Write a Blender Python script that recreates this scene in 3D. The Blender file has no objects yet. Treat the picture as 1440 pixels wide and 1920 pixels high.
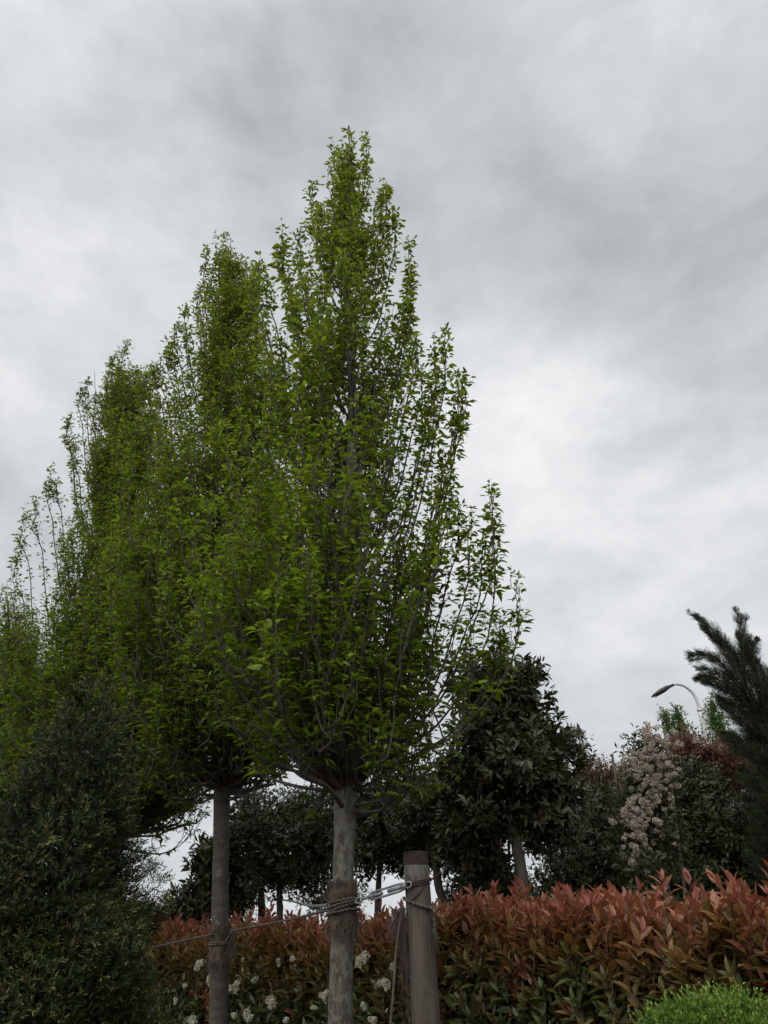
import bpy, math
import numpy as np
from math import radians as R, pi, sin, cos, tan, sqrt

SC = bpy.context.scene
COL = SC.collection

# ------------------------------------------------------------------ camera
PITCH = R(31.0); EYE = 1.5; FPX = 26 / 36 * 1920
cam_d = bpy.data.cameras.new("camera")
cam_d.sensor_fit = 'VERTICAL'; cam_d.sensor_height = 36; cam_d.lens = 26
cam_d.clip_start = 0.05; cam_d.clip_end = 2000
cam = bpy.data.objects.new("camera", cam_d); COL.objects.link(cam)
cam.location = (0, 0, EYE); cam.rotation_euler = (pi / 2 + PITCH, 0, 0)
SC.camera = cam

FWD = np.array([0, cos(PITCH), sin(PITCH)]); UP = np.array([0, -sin(PITCH), cos(PITCH)])
RIGHT = np.array([1.0, 0, 0]); EYEP = np.array([0, 0, EYE])
def ray(px, py): return FWD + RIGHT * ((px - 720) / FPX) + UP * ((960 - py) / FPX)
def P(px, py, Y):
    d = ray(px, py); return EYEP + d * (Y / d[1])
def M(px, py, Y):            # metres per photo pixel at that point
    return (P(px, py, Y) - EYEP) @ FWD / FPX
def U(px, py):
    d = ray(px, py); return d / np.linalg.norm(d)

# ------------------------------------------------------------------ world: overcast sky
w = bpy.data.worlds.new("World"); SC.world = w; w.use_nodes = True
nt = w.node_tree; nt.nodes.clear()
def N(t, **k):
    n = nt.nodes.new(t)
    for a, b in k.items(): setattr(n, a, b)
    return n
L = lambda a, b: nt.links.new(a, b)
out = N('ShaderNodeOutputWorld'); bg = N('ShaderNodeBackground'); bg.inputs[1].default_value = 0.1
L(bg.outputs[0], out.inputs[0])
sky = N('ShaderNodeTexSky'); sky.sky_type = 'NISHITA'; sky.sun_disc = False
SUN_EL, SUN_AZ = 52, 218           # azimuth clockwise from +Y
sky.sun_elevation = R(SUN_EL); sky.sun_rotation = R(SUN_AZ)
tc = N('ShaderNodeTexCoord')
def math_(op, a, b=None, c=None):
    n = N('ShaderNodeMath', operation=op)
    for i, v in enumerate((a, b, c)):
        if v is None: continue
        if isinstance(v, (int, float)): n.inputs[i].default_value = v
        else: L(v, n.inputs[i])
    return n.outputs[0]
sep = N('ShaderNodeSeparateXYZ'); L(tc.outputs['Generated'], sep.inputs[0])
den = math_('ADD', math_('MAXIMUM', sep.outputs[2], 0.0), 0.35)
comb = N('ShaderNodeCombineXYZ')
L(math_('DIVIDE', sep.outputs[0], den), comb.inputs[0]); L(math_('DIVIDE', sep.outputs[1], den), comb.inputs[1])
def noise(vec, scale, det, rough, dist=0, off=(0, 0, 0)):
    m = N('ShaderNodeMapping'); m.inputs['Location'].default_value = off; L(vec, m.inputs[0])
    n = N('ShaderNodeTexNoise'); n.inputs['Scale'].default_value = scale; n.inputs['Detail'].default_value = det
    n.inputs['Roughness'].default_value = rough; n.inputs['Distortion'].default_value = dist
    L(m.outputs[0], n.inputs['Vector']); return n
warp = noise(tc.outputs['Generated'], 3.2, 8, 0.6)
wsub = N('ShaderNodeVectorMath', operation='SUBTRACT'); L(warp.outputs['Color'], wsub.inputs[0]); wsub.inputs[1].default_value = (.5, .5, .5)
wsc = N('ShaderNodeVectorMath', operation='SCALE'); L(wsub.outputs[0], wsc.inputs[0]); wsc.inputs['Scale'].default_value = 0.5
wadd = N('ShaderNodeVectorMath', operation='ADD'); L(tc.outputs['Generated'], wadd.inputs[0]); L(wsc.outputs[0], wadd.inputs[1])
wn = N('ShaderNodeVectorMath', operation='NORMALIZE'); L(wadd.outputs[0], wn.inputs[0])
base = 0.562
# brighter and darker banks of cloud: (px, py of its direction, width, amount)
banks = [(1250, 990, 0.16, 0.20), (1020, 860, 0.16, 0.07), (150, 540, 0.17, 0.10), (980, 110, 0.16, 0.10), (330, 330, 0.14, 0.05),
         (1180, 160, 0.12, 0.05), (60, 880, 0.2, 0.07), (1380, 640, 0.1, 0.05), (850, 560, 0.12, 0.06),
         (1390, 400, 0.22, -0.12), (1130, 520, 0.13, -0.07), (520, 170, 0.16, -0.07), (760, 260, 0.15, -0.07), (60, 740, 0.09, -0.06),
         (1180, 1330, 0.15, -0.02), (1410, 860, 0.12, -0.07), (720, 20, 0.2, -0.04), (30, 60, 0.16, -0.03), (1430, 60, .16, -.03)]
acc = base
for (px, py, wd, am) in banks:
    dp = N('ShaderNodeVectorMath', operation='DOT_PRODUCT'); L(wn.outputs[0], dp.inputs[0]); dp.inputs[1].default_value = tuple(U(px, py))
    e = math_('EXPONENT', math_('MULTIPLY', math_('SUBTRACT', dp.outputs['Value'], 1.0), 1.0 / (wd * wd)))
    acc = math_('MULTIPLY_ADD', e, am * 1.15, acc)
stv = N('ShaderNodeMapping'); stv.inputs['Scale'].default_value = (1, 1, 1.7); stv.inputs['Rotation'].default_value = (0, R(-18), 0); L(tc.outputs['Generated'], stv.inputs[0])
n1 = noise(stv.outputs[0], 2.9, 9, 0.56, 0.35, (3.1, 1.7, 0)); n2 = noise(stv.outputs[0], 8.5, 8, 0.58, 0.25, (7, 2, 1))
acc = math_('ADD', acc, math_('MULTIPLY', math_('SUBTRACT', n1.outputs[0], 0.5), 0.78))
acc = math_('ADD', acc, math_('MULTIPLY', math_('SUBTRACT', n2.outputs[0], 0.5), 0.42))
ramp = N('ShaderNodeValToRGB')
el = ramp.color_ramp.elements
el[0].position = 0.18; el[0].color = (0.34, 0.36, 0.375, 1)
el[1].position = 0.9; el[1].color = (0.90, 0.90, 0.91, 1)
e2 = el.new(0.62); e2.color = (0.635, 0.66, 0.682, 1)
L(acc, ramp.inputs[0])
sc10 = N('ShaderNodeVectorMath', operation='SCALE'); L(ramp.outputs[0], sc10.inputs[0])
bdp = N('ShaderNodeVectorMath', operation='DOT_PRODUCT'); L(tc.outputs['Generated'], bdp.inputs[0]); bdp.inputs[1].default_value = (-.35, -.55, .76)
bmr = N('ShaderNodeMapRange'); bmr.interpolation_type = 'SMOOTHSTEP'; bmr.inputs[1].default_value = .42; bmr.inputs[2].default_value = .95; bmr.inputs[3].default_value = 10.6; bmr.inputs[4].default_value = 27.0
L(bdp.outputs['Value'], bmr.inputs[0]); L(bmr.outputs[0], sc10.inputs['Scale'])   # brighter unseen sky round the sun, overhead and behind, added to light the foliage
mix = N('ShaderNodeMix', data_type='RGBA'); mix.inputs[0].default_value = 0.95
L(sky.outputs[0], mix.inputs[6]); L(sc10.outputs[0], mix.inputs[7]); L(mix.outputs[2], bg.inputs[0])

# ------------------------------------------------------------------ sun behind cloud
sd = bpy.data.lights.new("sun", 'SUN'); sd.energy = 1.2; sd.angle = R(60); sd.color = (1, 0.97, 0.92)
so = bpy.data.objects.new("sun", sd); COL.objects.link(so)
so.rotation_euler = (R(90 - SUN_EL), 0, R(180 - SUN_AZ)); so.location = (5, 20, 20)
SC.view_settings.view_transform = 'Standard'; SC.view_settings.look = 'None'
SC.view_settings.exposure = 0.0; SC.view_settings.gamma = 1.0; SC.view_settings.use_curve_mapping = False
SC.render.engine = 'CYCLES'; SC.cycles.max_bounces = 7; SC.cycles.diffuse_bounces = 4; SC.cycles.transmission_bounces = 4
SC.cycles.transparent_max_bounces = 4; SC.cycles.caustics_reflective = False; SC.cycles.caustics_refractive = False

# ------------------------------------------------------------------ materials
def new_mat(name):
    m = bpy.data.materials.new(name); m.use_nodes = True; t = m.node_tree; t.nodes.clear()
    return m, t
def leaf_mat(name, rough=0.5, transl=0.35, spec=0.35, gain=(1, 1, 1)):
    m, t = new_mat(name); n = t.nodes; l = t.links
    o = n.new('ShaderNodeOutputMaterial'); a = n.new('ShaderNodeVertexColor'); a.layer_name = 'col'
    nz = n.new('ShaderNodeTexNoise'); nz.inputs['Scale'].default_value = 60; nz.inputs['Detail'].default_value = 3
    tcn = n.new('ShaderNodeTexCoord'); l.new(tcn.outputs['Object'], nz.inputs['Vector'])
    mr = n.new('ShaderNodeMapRange'); mr.inputs[1].default_value = .3; mr.inputs[2].default_value = .7
    mr.inputs[3].default_value = .8; mr.inputs[4].default_value = 1.2; l.new(nz.outputs[0], mr.inputs[0])
    sc = n.new('ShaderNodeVectorMath'); sc.operation = 'SCALE'; l.new(a.outputs[0], sc.inputs[0]); l.new(mr.outputs[0], sc.inputs['Scale'])
    p = n.new('ShaderNodeBsdfPrincipled'); p.inputs['Roughness'].default_value = rough
    p.inputs['Specular IOR Level'].default_value = spec
    l.new(sc.outputs[0], p.inputs['Base Color'])
    if transl > 0:
        tr = n.new('ShaderNodeBsdfTranslucent'); g = n.new('ShaderNodeVectorMath'); g.operation = 'MULTIPLY'
        l.new(sc.outputs[0], g.inputs[0]); g.inputs[1].default_value = gain; l.new(g.outputs[0], tr.inputs[0])
        mx = n.new('ShaderNodeMixShader'); mx.inputs[0].default_value = transl
        l.new(p.outputs[0], mx.inputs[1]); l.new(tr.outputs[0], mx.inputs[2]); l.new(mx.outputs[0], o.inputs[0])
    else: l.new(p.outputs[0], o.inputs[0])
    return m
def bark_mat(name, c1, c2, c3=None, scale=6, stretch=(1, 1, .35), rough=0.85, bump=0.4, patch=0.5, vscale=None):
    m, t = new_mat(name); n = t.nodes; l = t.links
    o = n.new('ShaderNodeOutputMaterial'); p = n.new('ShaderNodeBsdfPrincipled'); p.inputs['Roughness'].default_value = rough
    p.inputs['Specular IOR Level'].default_value = .2
    tcn = n.new('ShaderNodeTexCoord'); mp = n.new('ShaderNodeMapping'); mp.inputs['Scale'].default_value = stretch
    l.new(tcn.outputs['Object'], mp.inputs[0])
    a = n.new('ShaderNodeTexNoise'); a.inputs['Scale'].default_value = scale; a.inputs['Detail'].default_value = 8; a.inputs['Roughness'].default_value = .65
    l.new(mp.outputs[0], a.inputs['Vector'])
    r = n.new('ShaderNodeValToRGB'); r.color_ramp.elements[0].position = .38; r.color_ramp.elements[0].color = (*c1, 1)
    r.color_ramp.elements[1].position = .62; r.color_ramp.elements[1].color = (*c2, 1); l.new(a.outputs[0], r.inputs[0])
    col = r.outputs[0]
    b = n.new('ShaderNodeTexNoise'); b.inputs['Scale'].default_value = scale * 5; b.inputs['Detail'].default_value = 6
    l.new(mp.outputs[0], b.inputs['Vector'])
    if c3:
        f = n.new('ShaderNodeTexNoise'); f.inputs['Scale'].default_value = vscale or scale * 2.3; f.inputs['Detail'].default_value = 5; f.inputs['Roughness'].default_value = .6
        mp2 = n.new('ShaderNodeMapping'); mp2.inputs['Location'].default_value = (4, 9, 2); mp2.inputs['Scale'].default_value = (1, 1, .6)
        l.new(tcn.outputs['Object'], mp2.inputs[0]); l.new(mp2.outputs[0], f.inputs['Vector'])
        rr = n.new('ShaderNodeValToRGB'); rr.color_ramp.elements[0].position = patch; rr.color_ramp.elements[1].position = patch + .06
        l.new(f.outputs[0], rr.inputs[0]); mx = n.new('ShaderNodeMix'); mx.data_type = 'RGBA'
        l.new(rr.outputs[0], mx.inputs[0]); l.new(col, mx.inputs[6]); mx.inputs[7].default_value = (*c3, 1); col = mx.outputs[2]
    vm = n.new('ShaderNodeMapRange'); vm.inputs[1].default_value = .3; vm.inputs[2].default_value = .7; vm.inputs[3].default_value = .75; vm.inputs[4].default_value = 1.2
    l.new(b.outputs[0], vm.inputs[0]); s = n.new('ShaderNodeVectorMath'); s.operation = 'SCALE'; l.new(col, s.inputs[0]); l.new(vm.outputs[0], s.inputs['Scale'])
    l.new(s.outputs[0], p.inputs['Base Color'])
    bp = n.new('ShaderNodeBump'); bp.inputs['Strength'].default_value = bump; bp.inputs['Distance'].default_value = .01
    l.new(b.outputs[0], bp.inputs['Height']); l.new(bp.outputs[0], p.inputs['Normal']); l.new(p.outputs[0], o.inputs[0])
    return m
def plain_mat(name, c, rough=.6, metal=0, var=.25, scale=30):
    m, t = new_mat(name); n = t.nodes; l = t.links
    o = n.new('ShaderNodeOutputMaterial'); p = n.new('ShaderNodeBsdfPrincipled'); p.inputs['Roughness'].default_value = rough; p.inputs['Metallic'].default_value = metal
    tcn = n.new('ShaderNodeTexCoord'); a = n.new('ShaderNodeTexNoise'); a.inputs['Scale'].default_value = scale; a.inputs['Detail'].default_value = 6
    l.new(tcn.outputs['Object'], a.inputs['Vector'])
    r = n.new('ShaderNodeValToRGB'); r.color_ramp.elements[0].position = .3; r.color_ramp.elements[1].position = .7
    r.color_ramp.elements[0].color = (*[x * (1 - var) for x in c], 1); r.color_ramp.elements[1].color = (*[min(1, x * (1 + var)) for x in c], 1)
    l.new(a.outputs[0], r.inputs[0]); l.new(r.outputs[0], p.inputs['Base Color']); l.new(p.outputs[0], o.inputs[0])
    return m
MT = dict(
    hornbeam=leaf_mat('hornbeam_leaf', .5, .45, .3, (1.2, 1.25, .6)),
    glossy=leaf_mat('glossy_leaf', .40, .15, .32, (1.3, 1.2, .6)),
    photinia=leaf_mat('photinia_leaf', .38, .3, .4, (1.3, 1.0, .7)),
    needle=leaf_mat('needle', .55, .15, .25),
    floret=leaf_mat('floret', .7, .2, .2),
    bark=bark_mat('smooth_bark', (.075, .066, .053), (.115, .102, .082), (.148, .140, .115), 14, (1, 1, .5), patch=.47, vscale=30, bump=.8),
    bark2=bark_mat('ringed_bark', (.055, .047, .038), (.09, .08, .065), (.12, .115, .10), 8, (1, 1, 3), patch=.60, vscale=12, bump=.7),
    branch=bark_mat('branch_bark', (.05, .043, .037), (.105, .093, .08), None, 12),
    dark_bark=bark_mat('dark_bark', (.07, .06, .05), (.12, .105, .085), None, 9),
    wood=bark_mat('weathered_wood', (.065, .052, .040), (.125, .105, .082), (.09, .078, .062), 3.2, (3, 3, .25), patch=.52, bump=.5),
    wood_grey=bark_mat('grey_wood', (.085, .08, .075), (.14, .13, .12), None, 4, (2, 2, .5)),
    rust=bark_mat('rusty_band', (.035, .024, .019), (.065, .045, .036), None, 14, (1, 1, 4)),
    burlap=bark_mat('burlap', (.045, .033, .025), (.115, .083, .062), None, 20, (1, 1, 1), rough=.95, bump=.8),
    steel=plain_mat('galvanised_steel', (.20, .205, .21), .5, .35),
    cable=plain_mat('cable', (.065, .055, .048), .6, .2),
    wire=plain_mat('rusty_wire', (.045, .025, .02), .7, .2),
    rope_light=plain_mat('rope_light', (.11, .09, .067), .9), rope_dark=plain_mat('rope_dark', (.035, .025, .022), .9),
    fibre=plain_mat('frayed_fibre', (.13, .10, .08), .9), fibre_dark=plain_mat('purple_fibre', (.10, .07, .07), .9),
    stem_red=plain_mat('red_stem', (.09, .028, .02), .5),
    pole=plain_mat('painted_pole', (.50, .49, .48), .4, .2, .08), lamp=plain_mat('lamp_black', (.012, .012, .014), .4), lens=plain_mat('lamp_lens', (.12, .125, .13), .3),
    tile=plain_mat('roof_tile', (.30, .075, .04), .8, 0, .3, 6), plaster=plain_mat('plaster', (.55, .5, .42), .8),
    soil=plain_mat('soil', (.07, .05, .035), .95, 0, .5, 3), glass=plain_mat('window_glass', (.03, .035, .04), .1),
)

# ------------------------------------------------------------------ mesh helpers
class MB:
    """collects vertices, triangles and quads, then links ONE mesh object"""
    def __init__(s): s.V = []; s.T = []; s.Q = []; s.C = []; s.n = 0; s.TM = []; s.QM = []
    def add(s, V, T=None, Q=None, col=None, mi=0):
        V = np.asarray(V, float).reshape(-1, 3); s.V.append(V)
        if T is not None and len(T): T = np.asarray(T).reshape(-1, 3); s.T.append(T + s.n); s.TM.append(np.full(len(T), mi))
        if Q is not None and len(Q): Q = np.asarray(Q).reshape(-1, 4); s.Q.append(Q + s.n); s.QM.append(np.full(len(Q), mi))
        if col is None: col = np.ones((len(V), 3)) * .5
        s.C.append(np.asarray(col, float).reshape(-1, 3)); s.n += len(V)
        return s
    def build(s, name, mats, parent=None, smooth=True, origin=None):
        if not isinstance(mats, (list, tuple)): mats = [mats]
        V = np.concatenate(s.V) if s.V else np.zeros((0, 3))
        T = np.concatenate(s.T) if s.T else np.zeros((0, 3), int); Q = np.concatenate(s.Q) if s.Q else np.zeros((0, 4), int)
        me = bpy.data.meshes.new(name)
        org = np.zeros(3) if origin is None else np.array(origin, float)
        if parent is not None: org = np.array(parent.location)
        me.vertices.add(len(V)); me.vertices.foreach_set('co', (V - org).ravel())
        me.loops.add(T.size + Q.size); me.loops.foreach_set('vertex_index', np.concatenate([T.ravel(), Q.ravel()]).astype(np.int32))
        nf = len(T) + len(Q); me.polygons.add(nf)
        st = np.concatenate([np.arange(len(T)) * 3, T.size + np.arange(len(Q)) * 4]).astype(np.int32)
        me.polygons.foreach_set('loop_start', st)
        me.polygons.foreach_set('loop_total', np.concatenate([np.full(len(T), 3), np.full(len(Q), 4)]).astype(np.int32))
        mi = np.concatenate([*s.TM, *s.QM]) if nf else np.zeros(0)
        me.polygons.foreach_set('material_index', mi.astype(np.int32))
        me.polygons.foreach_set('use_smooth', np.full(nf, smooth))
        ca = me.color_attributes.new('col', 'FLOAT_COLOR', 'POINT')
        ca.data.foreach_set('color', np.hstack([np.concatenate(s.C), np.ones((len(V), 1))]).ravel())
        for m in mats: me.materials.append(m)
        me.update(calc_edges=True); me.validate()
        o = bpy.data.objects.new(name, me); COL.objects.link(o)
        if parent is not None: o.parent = parent
        elif origin is not None: o.location = origin
        return o
def tag(o, label=None, cat=None, group=None, kind=None):
    if label: o['label'] = label
    if cat: o['category'] = cat
    if group: o['group'] = group
    if kind: o['kind'] = kind
    return o
def empty(name, loc, label, cat, group=None):
    o = bpy.data.objects.new(name, None); COL.objects.link(o); o.location = tuple(loc); o.empty_display_size = .2
    return tag(o, label, cat, group)
def nrm(v):
    return v / np.maximum(np.linalg.norm(v, axis=-1, keepdims=True), 1e-9)
def tube(mb, pts, rad, sides=6, cap=True, mi=0, wob=0, rng=None, col=None):
    pts = np.asarray(pts, float); n = len(pts); rad = np.broadcast_to(rad, n).astype(float)
    t = nrm(np.gradient(pts, axis=0))
    ref = np.array([0, 0, 1.0]) if abs(t[0, 2]) < .8 else np.array([1.0, 0, 0])
    u = np.zeros((n, 3)); a = nrm(np.cross(t[0], ref)); u[0] = a
    for i in range(1, n):
        a = a - t[i] * (a @ t[i]); a = a / max(np.linalg.norm(a), 1e-9); u[i] = a
    v = np.cross(t, u); ang = np.arange(sides) / sides * 2 * pi
    rr = rad[:, None] * np.ones((n, sides))
    if wob and rng is not None: rr = rr * (1 + wob * rng.normal(size=(n, sides)))
    V = pts[:, None] + rr[..., None] * (u[:, None] * np.cos(ang)[None, :, None] + v[:, None] * np.sin(ang)[None, :, None])
    V = V.reshape(-1, 3); i = np.arange(n - 1)[:, None] * sides; j = np.arange(sides)[None]; k = (j + 1) % sides
    Q = np.stack([i + j, i + k, i + k + sides, i + j + sides], -1).reshape(-1, 4)
    T = []
    if cap:
        V = np.vstack([V, pts[:1], pts[-1:]]); c0 = n * sides; c1 = c0 + 1; jj = np.arange(sides); kk = (jj + 1) % sides
        T = np.vstack([np.stack([np.full(sides, c0), kk, jj], -1), np.stack([np.full(sides, c1), jj + (n - 1) * sides, kk + (n - 1) * sides], -1)])
    mb.add(V, T, Q, None if col is None else np.tile(col, (len(V), 1)), mi)
def catmull(ctrl, m=6):
    c = np.asarray(ctrl, float); c = np.vstack([2 * c[0] - c[1], c, 2 * c[-1] - c[-2]]); out = []
    for i in range(1, len(c) - 2):
        for s in np.arange(m) / m:
            out.append(.5 * (2 * c[i] + (c[i + 1] - c[i - 1]) * s + (2 * c[i - 1] - 5 * c[i] + 4 * c[i + 1] - c[i + 2]) * s * s + (3 * c[i] - c[i - 1] - 3 * c[i + 1] + c[i + 2]) * s ** 3))
    out.append(c[-2]); return np.array(out)
# leaf templates: columns u along, v across, w up
L8V = np.array([[0, 0, 0], [.32, -.42, .1], [.32, 0, 0], [.32, .42, .1], [.68, -.36, .07], [.68, 0, -.02], [.68, .36, .07], [1, 0, -.06]])
L8T = np.array([[0, 2, 1], [0, 3, 2], [1, 2, 5], [1, 5, 4], [2, 3, 6], [2, 6, 5], [4, 5, 7], [5, 6, 7]])
L4V = np.array([[0, 0, 0], [.45, -.5, .12], [.45, .5, .12], [1, 0, -.05], [.45, 0, 0]])
L4T = np.array([[0, 4, 1], [0, 2, 4], [1, 4, 3], [4, 2, 3]])
L2V = np.array([[0, 0, 0], [.45, -.5, .1], [.45, .5, .1], [1, 0, 0]])
L2T = np.array([[0, 3, 1], [0, 2, 3]])
TPL = {8: (L8V, L8T), 4: (L4V, L4T), 2: (L2V, L2T)}
def leaves(mb, pos, d, up, length, width, col, k=8, droop=.25):
    """many leaves: base points, directions, leaf-top normals, sizes, colours"""
    pos = np.asarray(pos); n = len(pos)
    if n == 0: return
    d = nrm(d); s = nrm(np.cross(up, d)); nn = np.cross(d, s)
    V, T = TPL[k]; length = np.broadcast_to(length, n); width = np.broadcast_to(width, n); droop = np.broadcast_to(droop, n)
    u = V[:, 0][None] * length[:, None]; v = V[:, 1][None] * width[:, None]
    wv = V[:, 2][None] * width[:, None] * 1.6 - droop[:, None] * (V[:, 0] ** 2)[None] * length[:, None]
    W = pos[:, None] + u[..., None] * d[:, None] + v[..., None] * s[:, None] + wv[..., None] * nn[:, None]
    F = (T[None] + (np.arange(n) * len(V))[:, None, None]).reshape(-1, 3)
    mb.add(W.reshape(-1, 3), F, None, np.repeat(np.asarray(col).reshape(-1, 3) if np.ndim(col) > 1 else np.tile(col, (n, 1)), len(V), axis=0))
def jit(c, n, rng, v=.18, hue=.06):
    c = np.broadcast_to(np.asarray(c, float), (n, 3)); return c * (1 + v * rng.normal(size=(n, 1)) + hue * rng.normal(size=(n, 3))).clip(.35, 2)
def unit(rng, n): return nrm(rng.normal(size=(n, 3)))
def at_y(tab, y):          # tab: list of (y, value) increasing
    t = np.array(tab, float); return np.interp(y, t[:, 0], t[:, 1])

# ------------------------------------------------------------------ ground
g = MB(); xs = np.linspace(-300, 300, 61); ys = np.linspace(-200, 700, 91)
gx, gy = np.meshgrid(xs, ys); gz = np.zeros_like(gx)
idx = np.arange(gx.size).reshape(gx.shape)
g.add(np.stack([gx, gy, gz], -1).reshape(-1, 3), None, np.stack([idx[:-1, :-1], idx[:-1, 1:], idx[1:, 1:], idx[1:, :-1]], -1).reshape(-1, 4))
tag(g.build('ground', MT['soil'], smooth=False), kind='structure')

# ------------------------------------------------------------------ hornbeams: columnar trees in a row
def hornbeam(seed, base, Y, top, knuckle_y, profL, profR, spires, r0, n_shoot, leaf, label, group, trunk_mat, tint=(1, 1, 1), lead=None, k=8, n_low=14, node=.07, az_bias=.0, n_skirt=12, outw=.38):
    rng = np.random.default_rng(seed)
    if np.ndim(base) == 0: base = (base, base + (720 - base) * .12)
    pa, pk = P(base[0], 1900, Y), P(base[1], knuckle_y, Y); base = base[1]; sl = (pk[0] - pa[0]) / (pk[2] - pa[2])
    bx = pa[0] - sl * pa[2]; B = np.array([bx, Y, 0.0])
    Tp = P(top[0], top[1], Y); zk = pk[2]
    root = empty('hornbeam_tree', B, label, 'tree', group)
    def axis(z):            # the leader leans a little
        z = np.asarray(z, float); f = np.clip((z - zk) / (Tp[2] - zk), 0, 2); lo = B[0] + sl * np.minimum(z, zk); wob = .03 * np.sin(z * 1.7 + seed) * np.clip(z - zk, 0, 1)
        return np.stack([lo + (Tp[0] - pk[0]) * f ** 1.25 + wob, Y + .02 * np.sin(z * 2.1 + seed * 2) * np.clip(z - zk, 0, 1), z], -1)
    # profile in metres: height -> radius on the left and right
    ysamp = np.linspace(top[1], min(knuckle_y + 40, 1640), 60); hs, rl, rr = [], [], []
    for y in ysamp:
        h = P(base, y, Y)[2]; ax = axis(h)[0]
        xl = P(at_y(profL, y), y, Y)[0]; xr = P(at_y(profR, y), y, Y)[0]
        hs.append(h); rl.append(max(ax - xl, .03)); rr.append(max(xr - ax, .03))
    hs = np.array(hs)[::-1]; rl = np.array(rl)[::-1]; rr = np.array(rr)[::-1]
    def rad(z, phi):
        a = np.interp(z, hs, rl); b = np.interp(z, hs, rr); t = (1 + np.cos(phi)) / 2
        return a * (1 - t) + b * t
    # trunk
    zz = np.concatenate([np.linspace(-.05, zk, 14), np.linspace(zk + .2, Tp[2] - .25, 26)])
    rt = np.where(zz < zk, r0 * (1.12 - .17 * zz / zk), r0 * .9 * (1 - ((zz - zk) / (Tp[2] - zk))) ** .8 + .004)
    rt = rt * (1 + .13 * np.exp(-((zz - zk) / .12) ** 2))
    tm = MB(); tube(tm, axis(zz), rt, 20, wob=.02, rng=rng); tm.build('trunk', trunk_mat, root)
    br = MB(); lf = MB()
    LP, LD, LS, LC = [], [], [], []
    def foliate(path, dens=1.0, start=0.0, big=1.0):
        seg = np.linalg.norm(np.diff(path, axis=0), axis=1); s = np.concatenate([[0], np.cumsum(seg)]); ln = s[-1]
        m = int(ln * (1 - start) / node * dens)
        if m < 1: return
        q = np.sort(rng.uniform(start * ln, ln, m)); pt = np.stack([np.interp(q, s, path[:, i]) for i in range(3)], -1)
        tan_ = nrm(np.stack([np.interp(np.minimum(q + .05, ln), s, path[:, i]) - np.interp(np.maximum(q - .05, 0), s, path[:, i]) for i in range(3)], -1))
        az = np.arange(m) * 2.4 + rng.uniform(0, 6) + rng.normal(size=m) * .4
        for c in range(3 + (rng.random() < .5)):
            a2 = az + c * rng.uniform(1.2, 2.4); hd = np.stack([np.cos(a2), np.sin(a2), np.full(m, 0.0)], -1)
            d = nrm(hd + tan_ * rng.uniform(-.1, .75, (m, 1)) + np.array([0, 0, -.06]) + rng.normal(size=(m, 3)) * .18)
            off = hd * rng.uniform(.005, .045, (m, 1)) * big + tan_ * rng.uniform(0, .03, (m, 1))
            sz = leaf * (1.14 - .3 * ((pt[:, 2] - zk) / (Tp[2] - zk)).clip(0, 1)) * rng.uniform(.5, 1.2, m) * (1 - .35 * (q / ln) ** 3)
            keep = rng.random(m) < .93
            LP.append((pt + off)[keep]); LD.append(d[keep]); LS.append(sz[keep])
        # a twig tip with small leaves
        tip = path[-1]; dd = nrm(path[-1] - path[-2])
        LP.append(np.tile(tip, (4, 1))); LD.append(nrm(dd * .9 + rng.normal(size=(4, 3)) * .45)); LS.append(leaf * rng.uniform(.35, .7, 4))
    def twigs(path, n, lmin, lmax, a=.35, b=1.0):
        for _ in range(n):
            f = rng.uniform(a, b) * (len(path) - 1); i = int(min(f, len(path) - 2)); p0 = path[i] + (path[i + 1] - path[i]) * (f - i)
            t = nrm(path[i + 1] - path[i]); ln = rng.uniform(lmin, lmax); ph = rng.uniform(0, 2 * pi)
            out_ = np.array([cos(ph), sin(ph), .15]); s = np.linspace(0, 1, 6)[:, None]
            pth = p0 + (out_ * (.20 * ln) * np.sqrt(s) + (t * .3 + np.array([0, 0, .75])) * ln * s ** 1.2) + rng.normal(size=(6, 3)) * .006
            tube(br, pth, np.linspace(.0042, .0016, 6), 3, cap=False); foliate(pth, 1.0, .1)
    def limb(z0, ph, r_end, z_end, rb, dens=1.0, ntw=6, start=.42, bend=.45, sag=0):
        a0 = axis(z0); hd = np.array([cos(ph), sin(ph), 0]); s = np.linspace(0, 1, 16)
        rr_ = r_end * np.where(s < .999, 1 - (1 - s) ** (1.2 + bend * 1.2), 1); hz = (z_end - z0) * s ** (1.0 + bend * .55) - sag * np.sin(s * pi) * .12
        e = axis(z0 + (z_end - z0) * s); e = e * .5 + axis(np.full(16, z0)) * .5; e[:, 2] = 0
        e[:, :2] = e[:, :2] * s[:, None] + a0[:2] * (1 - s[:, None])
        pth = e + hd * rr_[:, None] + np.array([0, 0, 1]) * (z0 + hz)[:, None]
        w_ = rng.normal(size=(16, 3)) * np.array([.022, .022, .012]) * (1 + (z_end - z0) * .25); w_[:2] = 0
        tang = np.array([-sin(ph), cos(ph), 0]); pth = pth + w_ + tang * (np.sin(s * pi * rng.uniform(1, 2)) * rng.normal() * .10)[:, None] + np.array([0, 0, 1]) * (np.sin(s * pi * 2.5 + rng.uniform(0, 6)) * .02 * np.minimum(s * 5, 1))[:, None]
        ctrl = catmull(pth[::2], 3) if len(pth) > 4 else pth
        tube(br, ctrl, rb * (1 - np.linspace(0, 1, len(ctrl))) ** .9 + .0016, 6 if rb > .008 else 4, cap=False)
        foliate(ctrl, dens, start); twigs(ctrl, ntw, .18, .5, .3, .97)
        return ctrl
    H = Tp[2]; rmax = max(rl.max(), rr.max())
    dens_az = (lambda ph: 1.0 - az_bias * (.5 + .5 * cos(ph + .75))) 
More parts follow.
